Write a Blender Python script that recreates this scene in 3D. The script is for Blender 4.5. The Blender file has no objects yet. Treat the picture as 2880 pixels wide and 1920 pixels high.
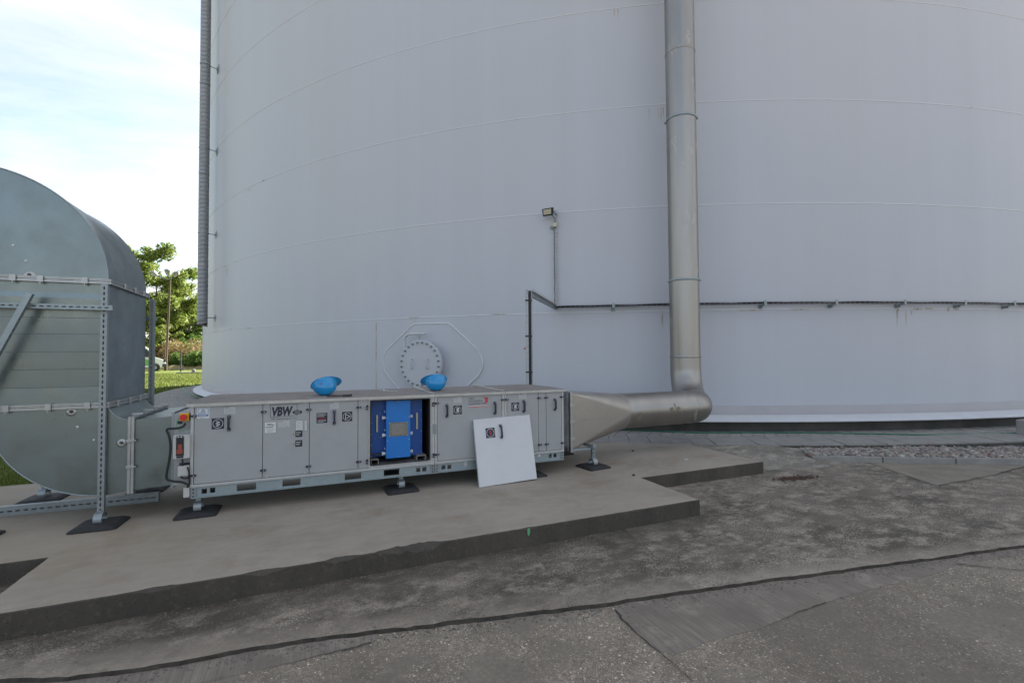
import bpy, math, random
import numpy as np
from mathutils import Vector, Matrix
R_=math.radians
sc=bpy.context.scene
COL=sc.collection
random.seed(7); rng=np.random.default_rng(7)

# ------------------------------------------------------------------ camera
EYE=1.66; FPX=1333.4; YAW=.39976; PIT=.02905; ROL=-.007236
_f=Vector((math.sin(YAW)*math.cos(PIT),math.cos(YAW)*math.cos(PIT),math.sin(PIT)))
_r0=Vector((math.cos(YAW),-math.sin(YAW),0)); _u0=_r0.cross(_f)
_r=math.cos(ROL)*_r0+math.sin(ROL)*_u0; _u=-math.sin(ROL)*_r0+math.cos(ROL)*_u0
cd=bpy.data.cameras.new('camera'); cam=bpy.data.objects.new('camera',cd); COL.objects.link(cam)
cd.sensor_width=36; cd.lens=FPX/2880*36; cd.clip_start=.05; cd.clip_end=2000
m=Matrix.Identity(4)
for i in range(3): m[i][0]=_r[i]; m[i][1]=_u[i]; m[i][2]=-_f[i]
m[2][3]=EYE
cam.matrix_world=m; sc.camera=cam

# ------------------------------------------------------------------ world, sun, exposure
SUN_AZ,SUN_EL=R_(37),R_(31)
w=bpy.data.worlds.new('World'); sc.world=w; w.use_nodes=True
nt=w.node_tree; N=nt.nodes; L=nt.links; N.clear()
out=N.new('ShaderNodeOutputWorld'); mx=N.new('ShaderNodeMixShader'); bg=N.new('ShaderNodeBackground'); bc=N.new('ShaderNodeBackground')
sky=N.new('ShaderNodeTexSky'); sky.sky_type='NISHITA'; sky.sun_disc=False; sky.sun_elevation=SUN_EL; sky.sun_rotation=SUN_AZ; sky.air_density=1.; sky.dust_density=1.1
bg.inputs[1].default_value=.05; L.new(sky.outputs[0],bg.inputs[0])
bc.inputs[0].default_value=(.97,.985,1,1); bc.inputs[1].default_value=.225
tc=N.new('ShaderNodeTexCoord'); sep=N.new('ShaderNodeSeparateXYZ'); L.new(tc.outputs['Generated'],sep.inputs[0])
ad=N.new('ShaderNodeMath'); ad.operation='ADD'; ad.inputs[1].default_value=.18; 
mxz=N.new('ShaderNodeMath'); mxz.operation='MAXIMUM'; mxz.inputs[1].default_value=0; L.new(sep.outputs[2],mxz.inputs[0]); L.new(mxz.outputs[0],ad.inputs[0])
dx=N.new('ShaderNodeMath'); dx.operation='DIVIDE'; L.new(sep.outputs[0],dx.inputs[0]); L.new(ad.outputs[0],dx.inputs[1])
dy=N.new('ShaderNodeMath'); dy.operation='DIVIDE'; L.new(sep.outputs[1],dy.inputs[0]); L.new(ad.outputs[0],dy.inputs[1])
cmb=N.new('ShaderNodeCombineXYZ'); L.new(dx.outputs[0],cmb.inputs[0]); L.new(dy.outputs[0],cmb.inputs[1]); cmb.inputs[2].default_value=3.1
mp=N.new('ShaderNodeMapping'); mp.inputs['Scale'].default_value=(.62,1.0,1); mp.inputs['Rotation'].default_value=(0,0,.5); L.new(cmb.outputs[0],mp.inputs[0])
nz=N.new('ShaderNodeTexNoise'); nz.inputs['Scale'].default_value=.9; nz.inputs['Detail'].default_value=8; nz.inputs['Roughness'].default_value=.6; nz.inputs['Distortion'].default_value=.5; L.new(mp.outputs[0],nz.inputs[0])
rp=N.new('ShaderNodeValToRGB'); rp.color_ramp.elements[0].position=.40; rp.color_ramp.elements[1].position=.60; rp.color_ramp.elements[0].color=(.2,.2,.2,1); L.new(nz.outputs[0],rp.inputs[0])
L.new(rp.outputs[0],mx.inputs[0]); L.new(bg.outputs[0],mx.inputs[1]); L.new(bc.outputs[0],mx.inputs[2]); L.new(mx.outputs[0],out.inputs[0])
sl=bpy.data.lights.new('sun','SUN'); sl.energy=5.0; sl.angle=R_(.6); sl.color=(1,.93,.80)
so=bpy.data.objects.new('sun',sl); COL.objects.link(so)
sdir=Vector((math.sin(SUN_AZ)*math.cos(SUN_EL),math.cos(SUN_AZ)*math.cos(SUN_EL),math.sin(SUN_EL)))
so.rotation_euler=sdir.to_track_quat('Z','Y').to_euler(); so.location=sdir*60
vs=sc.view_settings; vs.view_transform='Standard'; vs.look='None'; vs.exposure=2.42; vs.gamma=1; vs.use_curve_mapping=False
sc.cycles.max_bounces=6; sc.cycles.diffuse_bounces=4; sc.cycles.use_denoising=True

# ------------------------------------------------------------------ pixel -> place (directions only; distance from the surface touched)
def ray(x,y): return _f+_r*((x-1440)/FPX)-_u*((y-960)/FPX)
E0=Vector((0,0,EYE))
def on_y(x,y,Y): d=ray(x,y); return E0+d*(Y/d.y)
def on_z(x,y,Z): d=ray(x,y); return E0+d*((Z-EYE)/d.z)
def at_fwd(x,y,D): return E0+ray(x,y)*D
CX,CY,TR=17.014,25.993,21.371
def on_tank(x,y,r=TR):
    d=ray(x,y); a=d.x**2+d.y**2; b=-(d.x*CX+d.y*CY); c=CX*CX+CY*CY-r*r
    t=(-b-math.sqrt(max(0,b*b-a*c)))/a
    return E0+d*t
def taz(p): return math.atan2(p.x-CX,p.y-CY)
def tpt(az,r,z): return Vector((CX+r*math.sin(az),CY+r*math.cos(az),z))
AY=5.345                                   # front plane of the air handling unit
def c3(u,v,Y=AY): return on_y(480+u/3.734,1060+v/3.734,Y)
def c4(u,v,Y=AY): return on_y(980+u/5.228,1060+v/5.228,Y)
def c5(u,v,Y=AY): return on_y(1200+u/4.9,1060+v/4.9,Y)
def c2(u,v,Y): return on_y(u/2.375,1000+v/2.375,Y)
def c1(u,v,Y): return on_y(u/2.375,440+v/2.375,Y)
def rect(cf,u0,v0,u1,v1,Y=AY):             # (x0,x1,z0,z1) of a rectangle on the front plane
    um,vm=(u0+u1)/2,(v0+v1)/2
    return cf(u0,vm,Y).x,cf(u1,vm,Y).x,cf(um,v1,Y).z,cf(um,v0,Y).z

# ------------------------------------------------------------------ materials
def newmat(name):
    m=bpy.data.materials.new(name); m.use_nodes=True; t=m.node_tree
    return m,t,t.nodes,t.links,t.nodes['Principled BSDF']
def plain(name,col,rough=.5,metal=0,spec=.5,var=.06,vscale=6,bump=0,bscale=60,coat=0):
    m,t,n,l,b=newmat(name)
    b.inputs['Roughness'].default_value=rough; b.inputs['Metallic'].default_value=metal; b.inputs['Specular IOR Level'].default_value=spec; b.inputs['Coat Weight'].default_value=coat
    g=n.new('ShaderNodeNewGeometry')
    nz=n.new('ShaderNodeTexNoise'); nz.inputs['Scale'].default_value=vscale; nz.inputs['Detail'].default_value=6; nz.inputs['Roughness'].default_value=.65; l.new(g.outputs['Position'],nz.inputs['Vector'])
    r=n.new('ShaderNodeValToRGB'); r.color_ramp.elements[0].position=.3; r.color_ramp.elements[1].position=.7
    r.color_ramp.elements[0].color=(*[c*(1-var) for c in col],1); r.color_ramp.elements[1].color=(*[min(1,c*(1+var)) for c in col],1)
    l.new(nz.outputs[0],r.inputs[0]); l.new(r.outputs[0],b.inputs['Base Color'])
    if bump:
        z2=n.new('ShaderNodeTexNoise'); z2.inputs['Scale'].default_value=bscale; z2.inputs['Detail'].default_value=5; l.new(g.outputs['Position'],z2.inputs['Vector'])
        bp=n.new('ShaderNodeBump'); bp.inputs['Strength'].default_value=bump; bp.inputs['Distance'].default_value=.01; l.new(z2.outputs[0],bp.inputs['Height']); l.new(bp.outputs[0],b.inputs['Normal'])
    return m
class G:  # small node helper
    def __init__(s,name):
        s.m,s.t,s.n,s.l,s.b=newmat(name); s.geo=s.n.new('ShaderNodeNewGeometry')
    def pos(s,scale=(1,1,1),rot=(0,0,0),loc=(0,0,0)):
        mp=s.n.new('ShaderNodeMapping'); mp.inputs['Scale'].default_value=scale; mp.inputs['Rotation'].default_value=rot; mp.inputs['Location'].default_value=loc
        s.l.new(s.geo.outputs['Position'],mp.inputs[0]); return mp.outputs[0]
    def noise(s,scale,detail=5,rough=.6,vec=None,dist=0):
        z=s.n.new('ShaderNodeTexNoise'); z.inputs['Scale'].default_value=scale; z.inputs['Detail'].default_value=detail; z.inputs['Roughness'].default_value=rough; z.inputs['Distortion'].default_value=dist
        s.l.new(vec or s.geo.outputs['Position'],z.inputs['Vector']); return z.outputs[0]
    def vor(s,scale,feature='F1',vec=None,out='Distance',rand=1):
        z=s.n.new('ShaderNodeTexVoronoi'); z.inputs['Scale'].default_value=scale; z.feature=feature; z.inputs['Randomness'].default_value=rand
        s.l.new(vec or s.geo.outputs['Position'],z.inputs['Vector']); return z.outputs[out]
    def ramp(s,fac,stops,interp='LINEAR'):
        r=s.n.new('ShaderNodeValToRGB'); e=r.color_ramp.elements; r.color_ramp.interpolation=interp
        while len(e)<len(stops): e.new(.5)
        for k,(p,c) in enumerate(stops):
            e[k].position=p; e[k].color=(c,c,c,1) if not hasattr(c,'__len__') else (*c,1)
        s.l.new(fac,r.inputs[0]); return r.outputs[0]
    def mix(s,fac,a,b,mode='MIX'):
        x=s.n.new('ShaderNodeMix'); x.data_type='RGBA'; x.blend_type=mode
        for k,v in ((0,fac),(6,a),(7,b)):
            if hasattr(v,'is_linked') or hasattr(v,'links'): s.l.new(v,x.inputs[k])
            elif k==0: x.inputs[0].default_value=v
            else: x.inputs[k].default_value=(v,v,v,1) if not hasattr(v,'__len__') else (*v,1)
        return x.outputs[2]
    def math(s,op,a,b=0):
        x=s.n.new('ShaderNodeMath'); x.operation=op
        for k,v in ((0,a),(1,b)):
            if hasattr(v,'links'): s.l.new(v,x.inputs[k])
            else: x.inputs[k].default_value=v
        return x.outputs[0]
    def z(s):
        x=s.n.new('ShaderNodeSeparateXYZ'); s.l.new(s.geo.outputs['Position'],x.inputs[0]); return x.outputs
    def bump(s,h,strength=.3,dist=.01):
        bp=s.n.new('ShaderNodeBump'); bp.inputs['Strength'].default_value=strength; bp.inputs['Distance'].default_value=dist; s.l.new(h,bp.inputs['Height']); s.l.new(bp.outputs[0],s.b.inputs['Normal'])
    def col(s,c): s.l.new(c,s.b.inputs['Base Color'])
    def set(s,**k):
        for a,v in k.items():
            i=s.b.inputs[a.replace('_',' ')]
            if hasattr(v,'links'): s.l.new(v,i)
            else: i.default_value=v
        return s.m
M={}
# tank paint: white paint, faint streaks and dirt
g=G('tank_paint'); st=g.noise(1.2,6,.6,g.pos((1.6,1.6,.05))); bl=g.noise(.35,4,.55)
c=g.mix(g.ramp(st,[(.35,0),(.75,1)]),(.47,.492,.55),(.445,.465,.515)); c=g.mix(g.ramp(bl,[(.3,0),(.8,.5)]),c,(.485,.492,.515)); g.col(c)
g.bump(g.noise(.55,3,.5),.16,.05); M['tank']=g.set(Roughness=.42,Specular_IOR_Level=.35)
g=G('weld_paint'); ru=g.noise(2.2,6,.7); c=g.mix(g.ramp(ru,[(.66,0),(.72,1)]),(.55,.565,.60),(.30,.22,.14)); g.col(c); M['weld']=g.set(Roughness=.6)
g=G('rust_streak_paint'); c=g.mix(g.ramp(g.noise(14,6,.7,g.pos((1,1,.25))),[(.42,0),(.6,1)]),(.46,.46,.46),(.33,.24,.15)); g.col(c); M['rusty']=g.set(Roughness=.7)
M['skirt']=plain('skirt_paint',(.36,.35,.37),.55,var=.05,vscale=2)
M['flange_white']=plain('flange_paint',(.54,.55,.58),.5,var=.06,vscale=3)
def galv(name,base,rough,metal=.55,sp=26,var=.16):
    g=G(name); v=g.vor(sp,out='Color'); sx=g.n.new('ShaderNodeSeparateColor'); g.l.new(v,sx.inputs[0])
    c=g.mix(sx.outputs[0],tuple(x*(1-var*.45) for x in base),tuple(min(1,x*(1+var*.45)) for x in base))
    bl=g.noise(1.3,5,.6); c=g.mix(g.ramp(bl,[(.3,0),(.75,.55)]),c,tuple(x*.8 for x in base))
    sm=g.noise(7,6,.7,g.pos((1,1,.5))); c=g.mix(g.ramp(sm,[(.62,0),(.8,.35)]),c,tuple(x*.55 for x in base)); g.col(c)
    ro=g.ramp(g.noise(4,5,.6),[(.3,rough-.08),(.7,rough+.1)]); g.l.new(ro,g.b.inputs['Roughness']); g.bump(g.noise(1.6,3,.5),.12,.03)
    g.b.inputs['Metallic'].default_value=metal; return g.m
M['galv']=galv('galvanised_sheet',(.205,.243,.250),.34,.92,90,.05)
M['galv_bar']=galv('galvanised_bar',(.29,.325,.34),.48,.7,70)
M['galv_dark']=galv('galvanised_rail',(.30,.355,.375),.5,.5,70)
M['spiral']=galv('spiral_duct_metal',(.30,.31,.32),.5,.6,50)
M['flange_metal']=galv('flange_metal',(.40,.41,.41),.4,.8,40)
g=G('stainless'); st=g.noise(3,6,.6,g.pos((1,1,.12))); c=g.mix(g.ramp(st,[(.3,0),(.7,1)]),(.345,.33,.312),(.275,.265,.252))
wp=g.math('MULTIPLY',g.ramp(g.noise(2.3,3,.5,g.pos((2.4,2.4,1))),[(.655,0),(.68,1)]),g.ramp(g.noise(30,4,.7),[(.40,0),(.5,1)]))
c=g.mix(wp,c,(.46,.455,.45)); br=g.ramp(g.noise(1.7,5,.7,g.pos((1,1,1),(0,0,0),(4,2,7))),[(.60,0),(.72,.5)]); c=g.mix(br,c,(.36,.30,.22)); g.col(c)
g.l.new(g.math('ADD',g.math('MULTIPLY',wp,.3),.40),g.b.inputs['Roughness']); g.bump(g.noise(1.2,2,.5),.1,.03); g.b.inputs['Metallic'].default_value=.92; M['steel']=g.m
M['steel_flat']=galv('stainless_sheet',(.37,.35,.325),.42,.75,30,.06)
M['door']=plain('door_paint',(.325,.332,.342),.5,var=.05,vscale=3.5,bump=.02,bscale=200)
M['panel_white']=plain('panel_paint',(.54,.55,.575),.45,var=.03,vscale=4)
M['alu']=plain('aluminium_profile',(.44,.445,.45),.45,.3,var=.1,vscale=9)
g=G('roof_sheet'); c=g.mix(g.ramp(g.noise(5,7,.7),[(.3,0),(.7,1)]),(.26,.235,.22),(.17,.152,.14)); c=g.mix(g.ramp(g.noise(22,5,.7),[(.6,0),(.72,.6)]),c,(.14,.125,.11)); g.col(c); M['roof']=g.set(Roughness=.8,Metallic=.1)
M['roof_edge']=plain('roof_edge_metal',(.46,.45,.42),.55,.25,var=.14,vscale=8)
M['core']=plain('dark_gap',(.03,.03,.03),.9)
M['inside']=plain('inner_sheet',(.10,.10,.10),.6,.2)
M['inside_floor']=plain('inner_floor_sheet',(.30,.29,.27),.5,.4,var=.2)
M['navy']=plain('navy_plastic',(.018,.016,.05),.38)
M['sign_navy']=plain('sign_navy',(.013,.014,.035),.45)
M['white']=plain('sticker_white',(.58,.59,.60),.5,var=.02)
M['pale']=plain('sticker_pale',(.44,.455,.46),.5,var=.02)
M['ink']=plain('ink_dark',(.05,.055,.07),.5)
M['ink_grey']=plain('ink_grey',(.32,.33,.35),.5)
M['red']=plain('ink_red',(.45,.02,.03),.5)
M['tuv']=plain('ink_blue',(.02,.14,.33),.5)
M['rubber']=plain('rubber_pad',(.022,.022,.024),.75,var=.3,vscale=20,bump=.2,bscale=120)
M['black']=plain('black_plastic',(.012,.012,.013),.45)
M['cable']=plain('cable_black',(.012,.012,.014),.5)
M['blue']=plain('blue_paint',(.008,.155,.50),.38,var=.05)
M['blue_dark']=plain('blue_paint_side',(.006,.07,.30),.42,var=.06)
M['helmet']=plain('helmet_plastic',(.006,.235,.53),.22,var=.05,coat=.3)
M['helmet_in']=plain('helmet_lining',(.01,.05,.14),.7)
M['plate_brown']=plain('engraved_plate',(.20,.185,.16),.45,.4,var=.1,vscale=30)
M['stain']=plain('brown_stain',(.20,.165,.12),.6,.3,var=.2,vscale=20)
M['brass']=plain('pale_handle',(.42,.40,.33),.4,.5)
M['knob']=plain('white_knob',(.56,.57,.58),.4)
M['yellow']=plain('yellow_box',(.6,.33,.01),.4)
M['red_plastic']=plain('red_button',(.55,.015,.02),.35)
M['box_grey']=plain('box_plastic',(.45,.45,.435),.5,var=.05)
M['smoke']=plain('smoked_window',(.03,.03,.035),.15)
M['orange_red']=plain('red_switch',(.26,.05,.03),.45)  # red darkened for the dimming of the smoked window
M['wire']=plain('tray_wire',(.42,.43,.44),.45,.6)
M['green_wire']=plain('green_wire',(.10,.35,.16),.5)
M['hose']=plain('hose_green',(.01,.12,.065),.45,var=.2)
M['beige']=plain('beige_box',(.50,.48,.36),.5)
M['lamp_glass']=plain('lamp_glass',(.50,.46,.36),.25)
M['seal']=plain('rubber_seal',(.02,.02,.022),.6)
M['flex']=plain('flexible_sleeve',(.12,.125,.13),.7,var=.5,vscale=5,bump=.4,bscale=14)
# concrete pad
g=G('pad_concrete'); a=g.noise(.9,6,.62,g.pos((1,1.6,1))); b_=g.noise(5,7,.7,g.pos((1,2.4,1),(0,0,.25))); 
c=g.mix(g.ramp(a,[(.28,0),(.72,1)]),(0.332,0.289,0.240),(0.241,0.206,0.165)); c=g.mix(g.ramp(b_,[(.35,0),(.75,.6)]),c,(0.375,0.330,0.279))
c=g.mix(g.ramp(g.noise(1.7,5,.65,g.pos((1,1,1),(0,0,0),(3,9,1))),[(.52,0),(.72,.75)]),c,(0.212,0.163,0.116))
sepx=g.z(); c=g.mix(g.math('MULTIPLY',g.ramp(g.math('ADD',g.math('MULTIPLY',sepx[0],-.25),.1),[(.2,0),(.6,1)]),g.ramp(g.noise(1.3,5,.6),[(.35,0),(.65,.6)])),c,(0.284,0.226,0.153))
c=g.mix(g.ramp(g.noise(60,3,.6),[(.3,.22),(.5,0)]),c,(0.241,0.209,0.167)); g.col(c); g.bump(g.mix(.35,g.noise(9,5,.6,g.pos((1,2.5,1),(0,0,.25))),g.noise(90,3,.6)),.16,.01); M['pad']=g.set(Roughness=.82)
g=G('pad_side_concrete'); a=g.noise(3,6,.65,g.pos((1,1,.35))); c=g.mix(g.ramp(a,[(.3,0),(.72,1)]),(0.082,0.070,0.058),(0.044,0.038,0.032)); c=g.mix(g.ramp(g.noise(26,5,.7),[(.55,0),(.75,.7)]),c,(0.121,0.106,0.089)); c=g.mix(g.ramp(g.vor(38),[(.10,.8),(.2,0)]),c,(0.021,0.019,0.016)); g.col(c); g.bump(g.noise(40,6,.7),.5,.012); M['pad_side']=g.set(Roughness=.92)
# weathered old concrete
def old_concrete(name,dark,mid,light,fleck,seed,lowfreq=.9,edges=False):
    g=G(name); o=(seed*3.1,seed*1.7,0)
    a=g.noise(lowfreq*1.3,10,.76,g.pos((1,1.3,1),(0,0,.2),o)); c=g.mix(g.ramp(a,[(.44,0),(.56,1)]),dark,mid)
    b_=g.noise(3.4,10,.82,g.pos((1,1.5,1),(0,0,-.3),o)); c=g.mix(g.ramp(b_,[(.485,0),(.60,1)]),c,tuple(x*1.18 for x in light))
    f=g.math('MULTIPLY',g.ramp(g.noise(62,5,.8,g.pos((1,1,1),(0,0,0),o)),[(.53,0),(.585,1)]),g.ramp(g.noise(1.5,9,.78,g.pos((1,1.2,1),(0,0,.4),o)),[(.46,0),(.56,fleck)]))
    c=g.mix(f,c,tuple(min(1,x*1.75) for x in light)); c=g.mix(g.ramp(g.noise(110,4,.7),[(.38,.8),(.5,0)]),c,tuple(x*.5 for x in dark))
    if edges:      # dark noise-broken band along the foot of the pad, pale worn lip along the kerb
        p_=g.z(); dk=g.math('SUBTRACT',g.math('ADD',p_[1],g.math('MULTIPLY',p_[0],.177)),3.10); n1=g.noise(2.1,6,.7,g.pos((1,1,1),(0,0,0),(o[0]+2,1,0)))
        lip=g.math('MULTIPLY',g.ramp(g.math('ADD',dk,g.math('MULTIPLY',g.math('SUBTRACT',n1,.5),.5)),[(.0,.9),(.10,.75),(.22,0)]),g.ramp(n1,[(.35,.2),(.6,1)])); c=g.mix(lip,c,tuple(x*1.02 for x in light))
        dark_band=g.math('MULTIPLY',g.ramp(g.math('ADD',g.math('SUBTRACT',3.80,p_[1]),g.math('MULTIPLY',g.math('SUBTRACT',n1,.5),1.2)),[(.0,.6),(.12,.55),(.38,0)]),g.math('LESS_THAN',p_[0],3.72)); c=g.mix(dark_band,c,tuple(x*.62 for x in dark))
    g.col(c); g.bump(g.mix(.5,g.noise(20,6,.7),g.noise(120,4,.7)),.55,.012); return g.set(Roughness=.93)
M['apron_a']=old_concrete('old_concrete',(0.082,0.067,0.052),(0.149,0.123,0.098),(0.262,0.222,0.179),.9,1,.9,True)  # apron browns warmed to offset bluish skylight
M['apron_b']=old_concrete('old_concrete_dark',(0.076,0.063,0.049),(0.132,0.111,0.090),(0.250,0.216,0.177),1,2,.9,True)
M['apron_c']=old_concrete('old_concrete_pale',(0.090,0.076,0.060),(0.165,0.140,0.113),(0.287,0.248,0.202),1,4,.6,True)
M['mortar']=plain('smooth_mortar',(0.201,0.175,0.141),.9,var=.22,vscale=3,bump=.25,bscale=50)
M['slope']=old_concrete('fillet_concrete',(0.151,0.134,0.111),(0.221,0.199,0.167),(0.297,0.270,0.231),.6,6)
M['grit']=plain('grit',(0.130,0.124,0.112),.9,var=.5,vscale=60)
M['crack']=plain('dark_crack',(0.032,0.029,0.025),.95)
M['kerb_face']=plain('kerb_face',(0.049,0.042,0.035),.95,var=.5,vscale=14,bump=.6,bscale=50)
M['debris']=plain('rust_debris',(0.065,0.036,0.027),.95,var=.5,vscale=50)
# exposed aggregate
g=G('aggregate')
mat_=g.mix(g.ramp(g.noise(34,6,.75),[(.34,0),(.66,1)]),(0.143,0.120,0.095),(0.360,0.308,0.245)); mat_=g.mix(g.ramp(g.noise(5.5,6,.7),[(.40,.55),(.60,0)]),mat_,(0.143,0.120,0.095)); c=mat_; hh=g.noise(34,6,.75)
wv_=g.n.new('ShaderNodeVectorMath'); wv_.operation='ADD'; nv=g.n.new('ShaderNodeTexNoise'); nv.inputs['Scale'].default_value=26; g.l.new(g.geo.outputs['Position'],nv.inputs['Vector'])
sc_=g.n.new('ShaderNodeVectorMath'); sc_.operation='SCALE'; sc_.inputs['Scale'].default_value=.016; g.l.new(nv.outputs['Color'],sc_.inputs[0]); g.l.new(g.geo.outputs['Position'],wv_.inputs[0]); g.l.new(sc_.outputs[0],wv_.inputs[1])
for scl,thr,off in ((150,.35,0),(62,.52,3)):
    v=g.n.new('ShaderNodeTexVoronoi'); v.inputs['Scale'].default_value=scl; g.l.new(wv_.outputs[0],v.inputs['Vector'])
    sx=g.n.new('ShaderNodeSeparateColor'); g.l.new(v.outputs['Color'],sx.inputs[0])
    stone=g.ramp(sx.outputs[0],[(0,(0.201,0.165,0.128)),(.25,(0.367,0.308,0.241)),(.5,(0.527,0.448,0.357)),(.68,(0.460,0.308,0.224)),(.78,(0.335,0.284,0.226)),(.9,(0.602,0.521,0.412)),(.985,(0.835,0.732,0.587))])
    rad=g.math('MULTIPLY',sx.outputs[2],.34); msk=g.math('MULTIPLY',g.math('GREATER_THAN',sx.outputs[1],thr),g.ramp(g.math('SUBTRACT',g.math('ADD',rad,.22),v.outputs['Distance']),[(0,0),(.10,1)]))
    c=g.mix(msk,c,stone); hh=g.mix(g.math('MULTIPLY',msk,.8),hh,1.0)
pl=g.noise(1.1,8,.72,g.pos((1,1.3,1),(0,0,.3),(5,2,0))); smooth=g.ramp(pl,[(.50,0),(.56,.85)]); c=g.mix(smooth,c,g.mix(g.ramp(g.noise(30,6,.75),[(.3,0),(.7,1)]),(0.143,0.121,0.096),(0.276,0.237,0.190)))
c=g.mix(g.ramp(g.noise(.6,6,.65,g.pos((1,1,1),(0,0,0),(1,4,0))),[(.40,.5),(.56,0)]),c,(0.117,0.097,0.077)); g.col(c)
h=g.mix(smooth,hh,.5); g.bump(h,.8,.006); M['aggregate']=g.set(Roughness=.92)
g=G('broomed_concrete'); wv=g.noise(1,4,.6,g.pos((75,2.2,1),(0,0,-.12))); c=g.mix(g.ramp(wv,[(.32,0),(.7,1)]),(0.150,0.126,0.105),(0.276,0.234,0.197)); c=g.mix(g.ramp(g.noise(2.2,6,.7),[(.42,0),(.66,.8)]),c,(0.150,0.126,0.105)); c=g.mix(g.ramp(g.noise(3.1,6,.7,g.pos((1,1,1),(0,0,0),(7,7,0))),[(.55,0),(.68,.5)]),c,(0.419,0.355,0.301)); g.col(c); g.bump(wv,.6,.006); M['broom']=g.set(Roughness=.93)
g=G('paver'); rd=g.geo.outputs['Random Per Island']; c=g.mix(rd,(.24,.232,.22),(.32,.31,.292)); c=g.mix(g.ramp(g.noise(6,6,.7),[(.4,0),(.7,.6)]),c,(.19,.18,.163)); g.col(c); M['paver']=g.set(Roughness=.9)
M['edging']=plain('edging_concrete',(.235,.23,.217),.88,var=.16,vscale=5,bump=.2,bscale=60)
M['foundation']=plain('foundation_concrete',(.07,.066,.062),.9,var=.35,vscale=1.8,bump=.2,bscale=30)
M['joint']=plain('joint_soil',(.05,.045,.035),.95,var=.4)
g=G('gravel_stone'); c=g.ramp(g.geo.outputs['Random Per Island'],[(0,(.20,.19,.175)),(.3,(.32,.30,.27)),(.5,(.20,.13,.105)),(.62,(.27,.25,.23)),(.8,(.13,.12,.115)),(.9,(.24,.155,.13)),(1,(.45,.42,.38))]); g.col(c); M['gravel']=g.set(Roughness=.8)
g=G('lawn'); c=g.mix(g.ramp(g.noise(.6,6,.7),[(.35,0),(.65,1)]),(.085,.12,.018),(.13,.155,.028)); c=g.mix(g.ramp(g.noise(9,6,.75),[(.35,.6),(.6,0)]),c,(.035,.065,.012)); g.col(c); g.bump(g.noise(30,5,.7),.8,.05); M['lawn']=g.set(Roughness=.9,Specular_IOR_Level=.1)
def leafmat(name,cols,trans=.35):
    g=G(name); c=g.ramp(g.geo.outputs['Random Per Island'],[(i/(len(cols)-1),x) for i,x in enumerate(cols)]); g.col(c); g.b.inputs['Roughness'].default_value=.6; g.b.inputs['Specular IOR Level'].default_value=.25
    tr=g.n.new('ShaderNodeBsdfTranslucent'); g.l.new(c,tr.inputs[0]); ms=g.n.new('ShaderNodeMixShader'); ms.inputs[0].default_value=trans
    o=g.n['Material Output']; g.l.new(g.b.outputs[0],ms.inputs[1]); g.l.new(tr.outputs[0],ms.inputs[2]); g.l.new(ms.outputs[0],o.inputs[0]); return g.m
M['grass']=leafmat('grass_blade',[(.07,.11,.014),(.11,.145,.022),(.15,.17,.034),(.05,.08,.011)],.3)
M['leaf_a']=leafmat('leaf_green',[(.11,.165,.03),(.18,.225,.05),(.07,.12,.02),(.23,.26,.065)],.5)
M['leaf_b']=leafmat('leaf_dark_green',[(.06,.13,.025),(.11,.18,.04),(.045,.095,.02),(.15,.21,.05)],.45)
M['leaf_dry']=leafmat('dry_stalks',[(.24,.16,.08),(.30,.21,.11),(.17,.13,.05),(.12,.13,.04)],.3)
M['bark']=plain('bark',(.10,.075,.05),.9,var=.4,vscale=12,bump=.6,bscale=30)
M['post_wood']=plain('lamp_post',(.11,.075,.055),.85,var=.25,vscale=5)
M['bank']=plain('earth_bank',(.20,.17,.08),.95,var=.35,vscale=2,bump=.6,bscale=10)
M['van']=plain('van_paint',(.78,.79,.78),.3,var=.02,coat=.3)
M['glass']=plain('dark_glass',(.03,.04,.045),.08)
M['tyre']=plain('tyre',(.02,.02,.02),.8)
M['rim']=plain('rim',(.30,.30,.31),.35,.7)
M['bumper']=plain('bumper',(.06,.06,.065),.6)
M['metal_post']=plain('dark_post',(.06,.07,.065),.6)
M['van_green']=plain('van_green_print',(.16,.40,.12),.4)

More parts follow.
